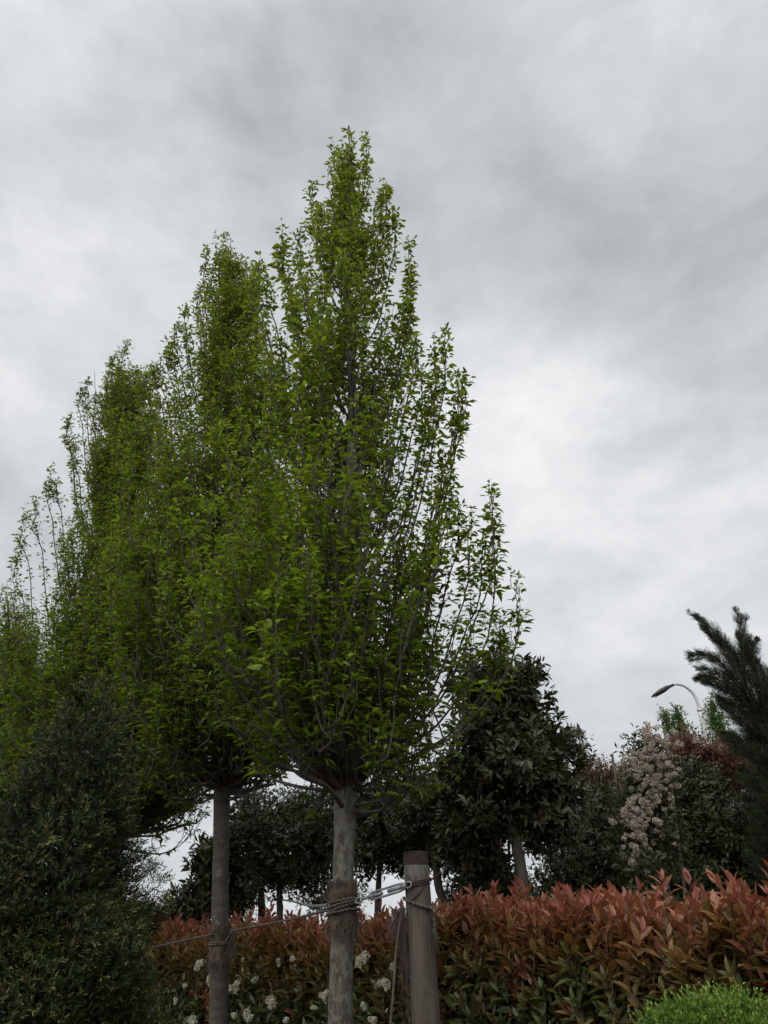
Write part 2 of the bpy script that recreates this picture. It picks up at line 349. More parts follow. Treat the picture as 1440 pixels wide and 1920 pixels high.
    # low scaffold limbs from the knuckle
    for i in range(n_low):
        ph = i * 2.4 + rng.normal() * .3; z0 = zk + rng.uniform(-.05, 1.5) * rng.random()
        ze = zk + rng.uniform(.7, 3.8); re = rad(ze, ph) * rng.uniform(.6, 1.0)
        front = az_bias > 0 and cos(ph + 1.0) > .3
        c = limb(z0, ph, re, ze, r0 * rng.uniform(.2, .32), .6 if front else 1.0, 3 if front else 9, .6 if front else .35, rng.uniform(.15, .8), .5)
        for j in range(1 if front else 3):          # secondary limbs forking from it
            f = rng.uniform(.15, .6); p0 = c[int(f * (len(c) - 1))]
            ph2 = ph + rng.normal() * .7; ze2 = p0[2] + rng.uniform(.6, 2.2); re2 = rad(ze2, ph2) * rng.uniform(.5, 1.0)
            tgt = axis(ze2) + np.array([cos(ph2), sin(ph2), 0]) * re2; s = np.linspace(0, 1, 14)[:, None]
            hh = np.array([1, 1, 0]); pth = p0 + (tgt - p0) * hh * (1 - (1 - s) ** 2.0) + (tgt - p0) * np.array([0, 0, 1]) * s ** 1.5 + rng.normal(size=(14, 3)) * .015 * np.minimum(s * 6, 1)
            pth = catmull(pth[::2], 3); tube(br, pth, np.linspace(.011, .0018, len(pth)), 5, cap=False); foliate(pth, 1.0, .3); twigs(pth, 7, .15, .45)
    # wide low limbs that leave the knuckle almost level
    for i in range(n_skirt):
        ph = i * 2.4 + 1 + rng.normal() * .3; ze = zk + rng.uniform(.12, .8); re = max(rad(ze, ph), rad(zk + .5, ph) * .8) * rng.uniform(.7, 1.0)
        c = limb(zk + rng.uniform(-.1, .25), ph, re, ze, r0 * rng.uniform(.15, .27), .8, 5, .45, rng.uniform(0, .3), 1.0)
        for j in range(5):
            p0 = c[int(rng.uniform(.3, 1) * (len(c) - 1))]; s = np.linspace(0, 1, 9)[:, None]; hgt = rng.uniform(.3, 1.2); ph2 = rng.uniform(0, 6.28)
            pth = p0 + np.array([cos(ph2), sin(ph2), 0]) * .18 * np.sqrt(s) + np.array([0, 0, hgt]) * s ** 1.2 + rng.normal(size=(9, 3)) * .008 * np.minimum(s * 5, 1)
            tube(br, pth, np.linspace(.007, .0016, 9), 4, cap=False); foliate(pth, 1.0, .25); twigs(pth, 2, .12, .3)
    # shoots all the way up
    for i in range(n_shoot):
        while True:
            u = rng.random(); ze = zk + .35 + (H - zk - .7) * u; ph = rng.uniform(0, 2 * pi); R_ = rad(ze, ph)
            if rng.random() < (R_ / rmax) ** .8 * dens_az(ph): break
        re = R_ * (.92 - .22 * u) * min(1.0, rng.random() ** outw); span = rng.uniform(.5, .95) * (.5 + 1.6 * re / max(R_, .1))
        z0 = max(zk + .05, ze - .35 - re * 1.5 - span * .35)
        limb(z0, ph, re, ze, .0055 + .006 * (1 - u), 1.0, rng.integers(3, 7), .36, rng.uniform(.1, .5))
    # spires that stand out of the outline
    for (px, py, ln) in spires:
        ys_ = Y + rng.uniform(-.15, .15); tip = P(px, py, ys_); z0 = tip[2] - ln; a = axis(max(z0 - .5 - 1.6 * np.linalg.norm(tip[:2] - axis(z0)[:2]), zk + .1))
        s = np.linspace(0, 1, 8)[:, None]; foot = a * .15 + np.array([tip[0], ys_, z0]) * .85
        foot[2] = z0; pth = np.vstack([a, a * .5 + foot * .5 + (foot - a) * [.14, .14, -.08], foot, foot + (tip - foot) * np.array([.75, .75, .45]), tip + (foot - tip) * .15, tip])
        pth = catmull(pth, 6) + rng.normal(size=(31, 3)) * .004
        tube(br, pth, np.linspace(.009, .0015, len(pth)), 4, cap=False); foliate(pth, 1.3, .35, .9); twigs(pth[10:], int(6 + ln * 8), .08, .22, .1, .85)
    ld = axis(np.linspace(H - 1.3, H, 10)); foliate(ld, 1.5, 0); tube(br, ld, np.linspace(.012, .0015, 10), 4)
    if lead:                        # bare leader twigs
        for (x0, y0, x1, y1) in lead:
            a, b = P(x0, y0, Y), P(x1, y1, Y); s = np.linspace(0, 1, 8)[:, None]; pth = a + (b - a) * s + rng.normal(size=(8, 3)) * .006
            tube(br, pth, np.linspace(.005, .0025, 8), 4); leaves(lf, pth[1:], unit(rng, 7) + [0, 0, 1], [0, 1, .2], .018, .008, (.09, .06, .03), 2)
    br.build('branches', MT['branch'], root)
    pos = np.concatenate(LP); d = np.concatenate(LD); sz = np.concatenate(LS); n = len(pos)
    hrel = ((pos[:, 2] - zk) / (H - zk)).clip(0, 1)[:, None]
    c0 = np.array([.14, .20, .02]) * tint; c1 = np.array([.175, .21, .032]) * tint
    col = jit(c0 * (1 - hrel) + c1 * hrel, n, rng, .26, .07)
    up = np.array([0, 0, 1.0]) + rng.normal(size=(n, 3)) * .35
    leaves(lf, pos, d, up, sz, sz * rng.uniform(.42, .58, n), col, k, rng.uniform(.12, .5, n))
    lf.build('foliage', MT['hornbeam'], root)
    print(label[:30], 'leaves', n)
    return root

hornbeam(11, (638, 647), 5.0, (655, 262), 1500,
    [(250, 650), (330, 610), (380, 580), (450, 545), (540, 492), (620, 455), (700, 425), (830, 362), (950, 330), (1000, 315), (1100, 300), (1200, 290), (1300, 295), (1400, 330), (1460, 370), (1520, 440)],
    [(250, 662), (330, 700), (380, 722), (450, 745), (540, 765), (620, 775), (700, 800), (830, 845), (950, 850), (1000, 868), (1100, 900), (1200, 905), (1300, 890), (1400, 890), (1460, 870), (1520, 800)],
    [(657, 252, .9), (688, 268, .9), (640, 290, .6), (585, 345, .8), (600, 395, .6), (725, 352, .8), (716, 372, .6), (742, 418, .7), (768, 465, .9), (530, 452, .7), (556, 440, .6), (519, 468, .5), (772, 520, .8), (836, 620, 1.1), (818, 660, .8), (870, 712, .9), (862, 735, .7), (855, 800, .6), (862, 945, .7), (880, 982, .8), (925, 922, 1.3), (930, 985, .7), (972, 1080, .8), (942, 1170, .5), (905, 1040, .6), (482, 500, .8), (470, 540, .5), (400, 805, .4), (330, 945, .4), (500, 525, .6), (792, 690, .7), (782, 640, .6), (800, 760, .6), (770, 575, .6), (815, 740, .6), (830, 850, .6), (845, 900, .6), (760, 600, .5), (545, 560, .5)],
    .067, 265, .070, 'large near hornbeam with burlap and rope round its patchy grey trunk', 'hornbeams planted in a row', MT['bark'], n_low=13, az_bias=.68, n_skirt=14, outw=.48)
hornbeam(23, (410, 416), 7.0, (425, 445), 1488,
    [(440, 412), (500, 375), (560, 355), (620, 322), (700, 270), (760, 245), (850, 210), (950, 190), (1100, 170), (1250, 175), (1400, 205), (1480, 260), (1540, 300)],
    [(440, 428), (500, 462), (560, 492), (620, 520), (700, 540), (800, 540), (950, 570), (1100, 600), (1250, 610), (1400, 600), (1480, 560), (1540, 520)],
    [(420, 447, .9), (388, 470, .9), (440, 495, .7), (372, 545, .7), (400, 500, .6), (330, 605, .7), (345, 590, .6), (318, 650, .5), (316, 660, .6), (478, 505, .9), (490, 520, .5), (285, 690, .5), (455, 560, .6), (300, 682, .6), (272, 705, .6), (262, 725, .7), (460, 585, .6), (350, 620, .6)],
    .071, 470, .07, 'slimmer-looking second hornbeam left of the near one, thin rope round burlap on its trunk', 'hornbeams planted in a row', MT['bark2'], tint=(.93, .93, .9), lead=[(436, 520, 430, 438)], n_low=18)
hornbeam(37, 130, 9.0, (222, 665), 1580,
    [(650, 210), (700, 168), (760, 138), (800, 122), (900, 112), (950, 88), (1000, 62), (1100, 22), (1200, 0), (1300, -30), (1400, -40), (1500, -20), (1620, 0)],
    [(650, 235), (700, 275), (760, 320), (900, 380), (1100, 400), (1300, 405), (1450, 415), (1520, 410), (1620, 400)],
    [(238, 640, .9), (210, 670, .8), (166, 706, .8), (150, 735, .6), (258, 700, .5), (128, 785, .7), (180, 750, .6), (124, 800, .5), (94, 878, .9), (66, 950, .7), (42, 970, .8), (28, 1045, .7), (100, 905, .5), (140, 840, .5)],
    .085, 760, .073, 'third hornbeam whose narrow crown tops rise above the dark yew at left', 'hornbeams planted in a row', MT['bark2'], tint=(.9, .92, .9), lead=[(178, 750, 177, 697)], n_low=22, k=4)
hornbeam(53, -80, 11.5, (8, 1100), 1560,
    [(1080, -20), (1200, -60), (1300, -110), (1400, -150), (1500, -160), (1600, -140)],
    [(1080, 25), (1200, 60), (1300, 95), (1400, 120), (1500, 110), (1600, 90)],
    [(5, 1105, .8), (12, 1225, .9), (2, 1222, .6), (24, 1290, .7), (40, 1330, .6)],
    .08, 340, .075, 'farthest hornbeam, only its sparse right edge showing at the left border', 'hornbeams planted in a row', MT['bark2'], tint=(.85, .88, .9), n_low=12, k=4)

# ------------------------------------------------------------------ yew
def needles_spray(mb, p0, d, ln, nl, nw, n, col, tipcol, rng, spread=.9):
    """vectorised sprigs: p0,d arrays (m,3); n needles each"""
    m = len(p0); t = np.linspace(.08, 1, n)[None, :, None]; ax = nrm(d)
    pos = p0[:, None] + ax[:, None] * (np.asarray(ln).reshape(-1, 1, 1) * t)
    side = nrm(np.cross(ax, rng.normal(size=(m, 3)))); s2 = np.cross(ax, side)
    a = np.arange(n)[None, :, None] * pi + rng.normal(size=(m, n, 1)) * .55
    nd = nrm(ax[:, None] * (.55 + .5 * t) + (side[:, None] * np.cos(a) + s2[:, None] * np.sin(a) * .7) * spread)
    c = np.asarray(col).reshape(-1, 1, 3) * (1 - t ** 2.5) + np.asarray(tipcol).reshape(-1, 1, 3) * t ** 2.5
    c = np.broadcast_to(c, (m, n, 3)).reshape(-1, 3)
    leaves(mb, pos.reshape(-1, 3), nd.reshape(-1, 3), unit(rng, m * n), nl * np.repeat(rng.uniform(.7, 1.2, m), n), nw, c, 2, .1)
rng = np.random.default_rng(5)
YY = 3.65
yb = P(52, 1900, YY); root = empty('yew_conifer', (yb[0], YY, 0), 'dark conical yew with bronze-green needle tips at lower left', 'conifer')
top_z = P(185, 1262, YY)[2]
def yew_r(z):
    f = np.clip(z / top_z, 0, 1); return .76 * np.clip(1 - f, 0, 1) ** .72 * (1 - .15 * (f < .25) * (.25 - f) * 4) + .02
n = 15000; z = top_z * (1 - np.sqrt(rng.random(n)) ) * 1.0; z = np.where(z < .85, .85 + (.85 - z).clip(0, .85) * 1.0, z).clip(.7, top_z - .02); ph = rng.uniform(0, 2 * pi, n)
lump = 1 + .15 * np.sin(ph * 5 + z * 7) + .12 * np.sin(ph * 3 - z * 11 + 1) + .07 * np.sin(ph * 9 + z * 17)
r = yew_r(z) * lump * (1 - .30 * rng.random(n) ** 2)
cpos = np.stack([yb[0] + r * np.cos(ph), YY + r * np.sin(ph), z], -1)
d = nrm(np.stack([np.cos(ph), np.sin(ph), .45 + .3 * rng.random(n)], -1) + rng.normal(size=(n, 3)) * .6)
lf = MB(); ln = rng.uniform(.04, .1, n)
bc = jit((.022, .034, .010), n, rng, .3, .05); warm = rng.random((n, 1)) < .45
tipc = np.where(warm, jit((.15, .13, .04), n, rng, .3, .08), bc * 1.8)
needles_spray(lf, cpos - d * ln[:, None] * .6, d, ln, .023, .0052, 15, bc, tipc, rng)
# inner twigs' own dark foliage
n2 = 12000; z2 = top_z * np.minimum(rng.random(n2) ** .8, rng.random(n2) ** .5) * .9; z2 = z2.clip(.5, top_z * .9); p2 = rng.uniform(0, 2 * pi, n2); r2 = yew_r(z2) * rng.uniform(.5, .82, n2)
c2 = np.stack([yb[0] + r2 * np.cos(p2), YY + r2 * np.sin(p2), z2], -1)
needles_spray(lf, c2, unit(rng, n2) + [0, 0, .5], .08, .026, .007, 12, jit((.02, .028, .01), n2, rng), jit((.02, .028, .01), n2, rng), rng)
lf.build('foliage', MT['needle'], root)
br = MB(); tube(br, [[yb[0], YY, -.02], [yb[0], YY, .8], [yb[0], YY, top_z - .3]], [.05, .035, .006], 8); br.build('trunk', MT['dark_bark'], root)
tw = MB()
for i in range(500):
    zz_ = rng.uniform(.4, top_z * .85); a = rng.uniform(0, 2 * pi); rr_ = yew_r(zz_ + .1) * .78
    p0 = np.array([yb[0], YY, zz_ - .1]); p1 = p0 + [rr_ * cos(a), rr_ * sin(a), .22]
    tube(tw, [p0, (p0 + p1) / 2 - [0, 0, .02], p1], [.006, .004, .002], 3, cap=False)
tw.build('branches', MT['dark_bark'], root)

# ------------------------------------------------------------------ photinia hedge
def hx(Y): return 4.32 - .7 * Y
HD = nrm(np.array([-.7, 1, 0])); HN = nrm(np.array([-1, -.7, 0]))     # along, outward
def hedge_hit(px, py, off=0.0):
    d = ray(px, py); O = np.array([hx(5), 5, 0]) + HN * off; return EYEP + d * (((O - EYEP) @ HN) / (d @ HN))
tops = [(300, 1742), (350, 1758), (440, 1738), (470, 1735), (530, 1742), (600, 1748), (640, 1745), (700, 1730), (760, 1722), (830, 1700), (860, 1700), (950, 1712), (1010, 1712), (1075, 1682), (1110, 1695), (1150, 1722), (1230, 1722), (1290, 1698), (1350, 1678), (1440, 1680), (1500, 1678)]
hp = np.array([[(lambda q: (q - np.array([hx(0), 0, 0])) @ HD)(hedge_hit(px, py)), hedge_hit(px, py)[2]] for px, py in tops]); hp = hp[np.argsort(hp[:, 0])]
def htop(s): return np.interp(s, hp[:, 0], hp[:, 1])
S0 = (np.array([hx(2.3), 2.3, 0]) - np.array([hx(0), 0, 0])) @ HD; S1 = (np.array([hx(13.5), 13.5, 0]) - np.array([hx(0), 0, 0])) @ HD
O0 = np.array([hx(0), 0, 0])
hc = O0 + HD * (S0 + S1) / 2
root = empty('photinia_hedge', (hc[0], hc[1], 0), 'long hedge of coppery red young leaves over green ones, running behind the post and trunks', 'hedge')
rng = np.random.default_rng(8); lf = MB(); st = MB()
print('hedge tops', hp[:, 1].round(2))
nsh = 5200; s = S0 + (S1 - S0) * rng.random(nsh) ** 1.15; face = rng.random(nsh) < .62
dep = np.where(face, rng.uniform(-.06, .18, nsh), rng.uniform(0, .95, nsh))      # depth behind the face
hz = htop(s); zt = np.where(face, hz - .03 - rng.random(nsh) ** 1.25 * .85, hz - .025 + rng.normal(size=nsh) * .05 + (rng.random(nsh) < .08) * rng.uniform(.03, .11, nsh) + .03 * np.sin(s * 7.3) * np.sin(s * 3.1 + 1))
lenS = rng.uniform(.16, .30, nsh)
LP, LD, LU, LS, LW, LC = [], [], [], [], [], []
for i in range(nsh):
    tip = O0 + HD * s[i] - HN * dep[i] + np.array([0, 0, zt[i]])
    f = (hz[i] - zt[i])                   # below the top
    lean = (.75 * min(1, f / .35) if face[i] else .06) + rng.normal() * .2
    d = nrm(np.array([0, 0, 1.0]) + HN * lean + HD * rng.normal() * .33)
    foot = tip - d * lenS[i]
    if not face[i] or rng.random() < .7:
        tube(st, [foot, (foot + tip) / 2 + rng.normal(size=3) * .004, tip], [.0028, .0022, .0014], 3, cap=False)
    m = rng.integers(8, 12); t = np.linspace(.12, 1, m) ** .85; az = np.arange(m) * 2.4 + rng.uniform(0, 6)
    e1 = nrm(np.cross(d, [.3, .2, .9])); e2 = np.cross(d, e1)
    rd = e1 * np.cos(az)[:, None] + e2 * np.sin(az)[:, None]
    asc = .45 + .75 * t ** 2
    ld = nrm(rd * (1.05 - .62 * t[:, None] ** 2) + d * asc[:, None] + rng.normal(size=(m, 3)) * .12)
    LP.append(foot + (tip - foot) * t[:, None]); LD.append(ld); LU.append(d - rd * .4)
    sz = rng.uniform(.09, .135, m) * (1 - .38 * t ** 5); LS.append(sz); LW.append(sz * rng.uniform(.36, .46, m))
    red = 1 / (1 + math.exp((f - np.interp(s[i], [S0, S0 + 4, S0 + 7], [.14, .09, .02]) - rng.normal() * .07) / .045)); youth = (t ** 1.5)[:, None]
    far = 1.0
    reds = np.array([.30, .098, .068]); cop = np.array([.225, .128, .045]); oliv = np.array([.135, .13, .035]); grn = np.array([.045, .07, .027])
    mid = 1 / (1 + math.exp((f - .33 - rng.normal() * .13) / .07))
    topc = cop * (1 - youth) + reds * youth; midc = oliv * (1 - youth * .8) + cop * youth * .8
    c = topc * red + (midc * mid + grn * (1 - mid) + (oliv * .5 - grn * .35) * youth * (1 - mid) * .8) * (1 - red)
    if rng.random() < .08 and f > .25: c = reds * .55 + cop * .35 + 0 * c
    LC.append(c * (1 + rng.normal(size=(m, 1)) * .16).clip(.5, 1.5) * (1 + rng.normal(size=(1, 3)) * .08))
leaves(lf, np.concatenate(LP), np.concatenate(LD), np.concatenate(LU), np.concatenate(LS), np.concatenate(LW), np.concatenate(LC), 8, rng.uniform(-.05, .28, sum(map(len, LP))))
# older foliage inside
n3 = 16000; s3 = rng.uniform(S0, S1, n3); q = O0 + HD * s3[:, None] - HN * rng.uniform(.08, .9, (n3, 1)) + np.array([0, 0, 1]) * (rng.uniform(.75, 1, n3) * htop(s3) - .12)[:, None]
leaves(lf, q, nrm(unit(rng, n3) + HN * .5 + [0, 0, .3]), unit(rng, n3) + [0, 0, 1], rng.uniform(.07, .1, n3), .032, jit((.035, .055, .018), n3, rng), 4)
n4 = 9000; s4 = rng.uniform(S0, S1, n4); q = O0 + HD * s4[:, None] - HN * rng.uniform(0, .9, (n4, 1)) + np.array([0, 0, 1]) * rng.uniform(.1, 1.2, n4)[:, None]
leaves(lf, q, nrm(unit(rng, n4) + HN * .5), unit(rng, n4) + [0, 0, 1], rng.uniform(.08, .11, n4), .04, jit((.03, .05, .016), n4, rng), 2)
lf.build('foliage', MT['photinia'], root); st.build('stems', MT['stem_red'], root)
def umbel(mb, c, r, nrm_, n, rng, col=(.62, .60, .47), fs=.0055):
    u = unit(rng, n); u = u * np.sign((u @ nrm_)[:, None] + .25); rr_ = r * (1 + .10 * rng.normal(size=(n, 1)))
    e = .62 + .38 * np.abs(u @ nrm_)[:, None]
    p = c + u * rr_ * e
    for kk in range(3): leaves(mb, p - u * fs, nrm(u + rng.normal(size=(n, 3)) * 1.0), u, fs * 2.1, fs * 1.8, jit(col, n, rng, .12, .03), 2, 0)
flw = [(375, 1809, 17), (396, 1842, 16), (347, 1852, 9), (438, 1856, 17), (362, 1916, 16), (520, 1806, 9), (548, 1798, 11), (505, 1880, 20), (466, 1908, 18), (440, 1905, 11), (682, 1800, 24), (645, 1806, 10), (722, 1848, 20), (735, 1812, 9), (612, 1868, 16), (684, 1884, 12), (590, 1890, 9), (455, 1800, 7), (330, 1880, 10), (478, 1842, 12), (412, 1880, 9), (535, 1916, 13), (700, 1912, 13)]
for px, py, rp in flw:
    c = hedge_hit(px, py, .10); f = MB(); rr_ = rp * np.dot(c - EYEP, FWD) / FPX
    m = max(3, int(rp / 3.2))
    for _ in range(m):
        cc = c + (HD * rng.normal() + np.array([0, 0, 1]) * rng.normal() * .55 + HN * rng.normal() * .3) * rr_ * .42
        umbel(f, cc, rr_ * .42, nrm(HN + [0, 0, .8]), 46, rng)
    tube(f, [c - HN * .12 - [0, 0, .1], c - HN * .05 - [0, 0, .04], c], [.003, .003, .002], 4, col=(.08, .1, .03)); f.build('flower_cluster', MT['floret'], root)

# ------------------------------------------------------------------ golden-green dwarf conifer at lower right
rng = np.random.default_rng(9); Yg = 2.45
gc = P(1360, 1960, Yg); gtop = P(1330, 1884, Yg)[2]; rg = 190 * M(1340, 1900, Yg)
root = empty('dwarf_conifer', (gc[0], Yg, 0), 'bright lime-green feathery dwarf conifer in front of the red hedge at lower right', 'shrub')
lf = MB(); n = 1700; u = unit(rng, n); u[:, 2] = np.abs(u[:, 2]); zc = gtop - .27
pp = np.array([gc[0], Yg, zc]) + u * [rg, rg, .25] * (1 - .25 * rng.random((n, 1)) ** 2) * (1 + .05 * np.sin(u[:, :1] * 9 + u[:, 1:2] * 7))
dd = nrm(u * .6 + [0, 0, .8] + rng.normal(size=(n, 3)) * .2)
for b in range(5):
    sd_ = nrm(np.cross(dd, rng.normal(size=(n, 3)))); off = [0, .35, -.35, .7, -.7][b]
    d2 = nrm(dd + sd_ * off); needles_spray(lf, pp - dd * .035 + dd * (.012 * b), d2, rng.uniform(.04, .07, n), .013, .0065, 9, jit((.05, .10, .012), n, rng, .2), jit((.13, .20, .025), n, rng, .15), rng, .55)
m = 7000; u = unit(rng, m); pz = np.stack([gc[0] + u[:, 0] * rg * .9, Yg + u[:, 1] * rg * .9, rng.uniform(.3, zc + .12, m)], -1)
needles_spray(lf, pz, u * [1, 1, .3] + [0, 0, .6], .06, .014, .008, 8, jit((.03, .06, .01), m, rng), jit((.06, .10, .015), m, rng), rng)
lf.build('foliage', MT['needle'], root)
tk = MB(); tube(tk, [[gc[0], Yg, -.02], [gc[0], Yg, zc]], [.03, .015], 8); tk.build('trunk', MT['dark_bark'], root)

# ------------------------------------------------------------------ broad-leaved trees and shrubs behind
def bush(name, seed, Y, blobs, n_cl, per, leaf, wid, cols, trunks, label, cat, group=None, mat='glossy', k=4, spread=.09, upb=.4, twig=True, bias=.45, extra=None, flat=.0, sprigs=()):
    """blobs: (px, py, rx, ry, dY[, colour index]); cols: list of (colour, share)"""
    rng = np.random.default_rng(seed); B = [(P(b[0], b[1], Y + b[4]), b[2] * M(b[0], b[1], Y + b[4]), b[3] * M(b[0], b[1], Y + b[4])) for b in blobs]
    t0 = trunks[0] if trunks else None
    bx = P(t0[0][0], t0[0][1], Y) if t0 else P(blobs[0][0], 1750, Y)
    root = empty(name, (bx[0], Y, 0), label, cat, group)
    tk = MB(); br = MB(); lf = MB(); tops_ = []
    for tr in trunks:
        pts = [P(x, y, Y) for x, y, _ in tr]; rad = [w_ / 2 * M(x, y, Y) for x, y, w_ in tr]
        base_ = pts[0].copy(); base_ = base_ + (pts[0] - pts[1]) * (pts[0][2] / max((pts[1] - pts[0])[2], .1)) * .3; base_[2] = -.03
        pts = [base_] + pts; rad = [rad[0] * 1.15] + rad
        c = catmull(pts, 6); tube(tk, c, np.interp(np.linspace(0, len(rad) - 1, len(c)), range(len(rad)), rad), 10, wob=.02, rng=rng); tops_.append((c[-1], rad[-1]))
    if not trunks:
        c0 = B[0][0]
        for _ in range(5):
            b_ = c0.copy() + rng.normal(size=3) * .2; foot = b_.copy(); foot[2] = -.03; tube(tk, [foot, (foot + b_) / 2 + rng.normal(size=3) * .05, b_], [.03, .022, .012], 6)
        tops_.append((c0, .012))
    vol = np.array([b[1] * b[1] * b[2] for b in B]) ** .67; vol /= vol.sum()
    LP, LD, LU, LS, LC = [], [], [], [], []
    carr = np.array([c for c, _ in cols]); pr = np.array([s_ for _, s_ in cols], float); pr /= pr.sum()
    for bi, (c, rx, rz) in enumerate(B):
        ry = min(rx, .8)
        src = min(tops_, key=lambda t: np.linalg.norm(t[0] - c))
        mid = (src[0] + c) / 2 + rng.normal(size=3) * .08
        tube(br, catmull([src[0], mid, c], 4), np.linspace(min(src[1] * .8, .03) + .004, .006, 9), 5, cap=False)
        m = max(3, int(n_cl * vol[bi])); u = unit(rng, m); f = rng.random((m, 1)) ** bias
        lump = 1 + .16 * np.sin(u[:, :1] * 6 + bi) * np.sin(u[:, 2:] * 5 + 2 * bi) + .10 * rng.normal(size=(m, 1))
        cp = c + u * f * lump * [rx, ry, rz]
        td = nrm(u * [1, 1, 1] + [0, 0, upb] + rng.normal(size=(m, 3)) * .35)
        ci = rng.choice(len(cols), m, p=pr) if len(blobs[bi]) < 6 else np.full(m, blobs[bi][5])
        if twig:
            for j in rng.choice(m, min(m, 90), replace=False):
                p0 = c + (cp[j] - c) * .25; tube(br, [p0, (p0 + cp[j]) / 2 + rng.normal(size=3) * .02, cp[j]], [.006, .004, .002], 3, cap=False)
        q = np.repeat(cp, per, 0); tdr = np.repeat(td, per, 0); nn_ = len(q)
        t = rng.random((nn_, 1)); rd = nrm(np.cross(tdr, unit(rng, nn_)))
        LP.append(q + tdr * (t - .5) * spread * 2 + rd * spread * .12); LD.append(nrm(tdr * (.25 + .8 * t) + rd)); LU.append(nrm(tdr + [0, 0, flat] + rng.normal(size=(nn_, 3)) * .3))
        LS.append(rng.uniform(.65, 1.15, nn_)); LC.append(jit(carr[np.repeat(ci, per)], nn_, rng, .2, .05))
    for (x0, y0, x1, y1, cnt) in sprigs:
        a, b = P(x0, y0, Y), P(x1, y1, Y); tube(br, [a, (a + b) / 2 + rng.normal(size=3) * .01, b], [.006, .005, .003], 4)
        t = rng.uniform(.45, 1.02, cnt)[:, None]; ax = nrm(b - a); rd = nrm(np.cross(np.tile(ax, (cnt, 1)), unit(rng, cnt)))
        LP.append(a + (b - a) * t); LD.append(nrm(rd + ax * .7)); LU.append(np.tile(ax, (cnt, 1)) + rd * .1); LS.append(rng.uniform(.7, 1.1, cnt)); LC.append(jit(carr[0], cnt, rng))
    sz = np.concatenate(LS) * leaf
    leaves(lf, np.concatenate(LP), np.concatenate(LD), np.concatenate(LU), sz, sz * wid, np.concatenate(LC), k, rng.uniform(0, .3, len(sz)))
    if tk.n: tk.build('trunk', MT['dark_bark'], root)
    br.build('branches', MT['dark_bark'], root); lf.build('foliage', MT[mat], root)
    if extra: extra(root, rng)
    return root

DK = (.040, .050, .017); DK2 = (.056, .068, .024); OL = (.06, .075, .02); YL = (.22, .20, .05)
MAG = [(DK, 5), (DK2, 3), ((.06, .045, .02), .8), (YL, .05)]
bush('magnolia_tree', 101, 8.0,
     [(900, 1290, 62, 60, 0), (975, 1300, 48, 52, 0), (990, 1262, 22, 24, 0), (930, 1255, 28, 26, 0), (920, 1380, 75, 65, .1), (1010, 1390, 55, 55, 0), (1045, 1400, 34, 30, 0), (960, 1440, 105, 55, 0), (880, 1460, 70, 60, .3),
      (1040, 1470, 55, 45, 0), (930, 1530, 90, 50, .2), (1020, 1540, 65, 50, .1), (870, 1560, 50, 60, .4), (905, 1620, 60, 45, .5)],
     1900, 11, .10, .42, MAG, [[(985, 1700, 23), (975, 1620, 22), (960, 1540, 18), (952, 1460, 13), (945, 1370, 8)]],
     'dark glossy magnolia with leaning trunk, right of the near hornbeam', 'tree', k=8, spread=.1,
     sprigs=[(950, 1262, 944, 1195, 34), (948, 1262, 946, 1190, 20), (1000, 1280, 1018, 1262, 12), (985, 1265, 988, 1236, 14), (1040, 1370, 1052, 1342, 12), (1060, 1430, 1078, 1404, 12), (1020, 1330, 1034, 1310, 10), (905, 1245, 900, 1222, 10), (1070, 1450, 1092, 1438, 10)])
EV = [(DK, 4), (DK2, 3), (OL, 1)]
bush('evergreen_tree', 102, 11.0, [(530, 1580, 88, 62, 0), (480, 1560, 50, 55, 0), (575, 1560, 60, 60, 0), (560, 1640, 60, 42, 0), (500, 1640, 50, 40, 0), (600, 1610, 40, 60, .2), (560, 1520, 70, 40, .3), (470, 1520, 40, 44, .3), (620, 1560, 50, 60, .3)],
     2000, 12, .075, .34, EV, [[(524, 1735, 13), (524, 1690, 12), (526, 1640, 9)]], 'round dark evergreen on a short stem between the two hornbeam trunks', 'tree', k=4, spread=.09)
bush('evergreen_tree', 103, 10.0, [(740, 1560, 80, 70, 0), (700, 1600, 60, 40, 0), (790, 1590, 62, 50, 0), (830, 1540, 50, 60, .2), (680, 1540, 46, 50, .2), (730, 1510, 90, 45, .2), (660, 1590, 40, 50, .3), (780, 1500, 70, 50, .4), (650, 1500, 50, 50, .4)],
     2200, 12, .08, .34, EV, [[(708, 1735, 13), (709, 1680, 12), (712, 1610, 9)]], 'very dark evergreen behind the near hornbeam trunk and the post', 'tree', k=4, spread=.09)
bush('evergreen_tree', 104, 9.0, [(800, 1520, 60, 50, 0), (850, 1500, 55, 60, 0), (845, 1575, 35, 50, .2)], 600, 11, .085, .36, MAG,
     [[(835, 1730, 17), (822, 1660, 16), (815, 1590, 13)]], 'evergreen with a bare grey stem rising just right of the post', 'tree', k=4)
bush('magnolia_shrub', 105, 11.3, [(390, 1650, 42, 50, 0), (372, 1700, 55, 40, 0), (345, 1725, 38, 28, 0), (440, 1690, 40, 46, .2), (395, 1610, 28, 40, 0), (450, 1630, 24, 40, .2), (440, 1570, 30, 50, .2)],
     520, 10, .135, .36, [(DK2, 4), ((.075, .07, .028), 3)], [], 'loose big-leaved magnolia shrub against bright sky, left of the second trunk', 'shrub', k=8, spread=.1, bias=.6,
     sprigs=[(340, 1703, 316, 1675, 7), (341, 1703, 332, 1672, 6), (360, 1700, 352, 1680, 5), (372, 1640, 352, 1628, 8)])
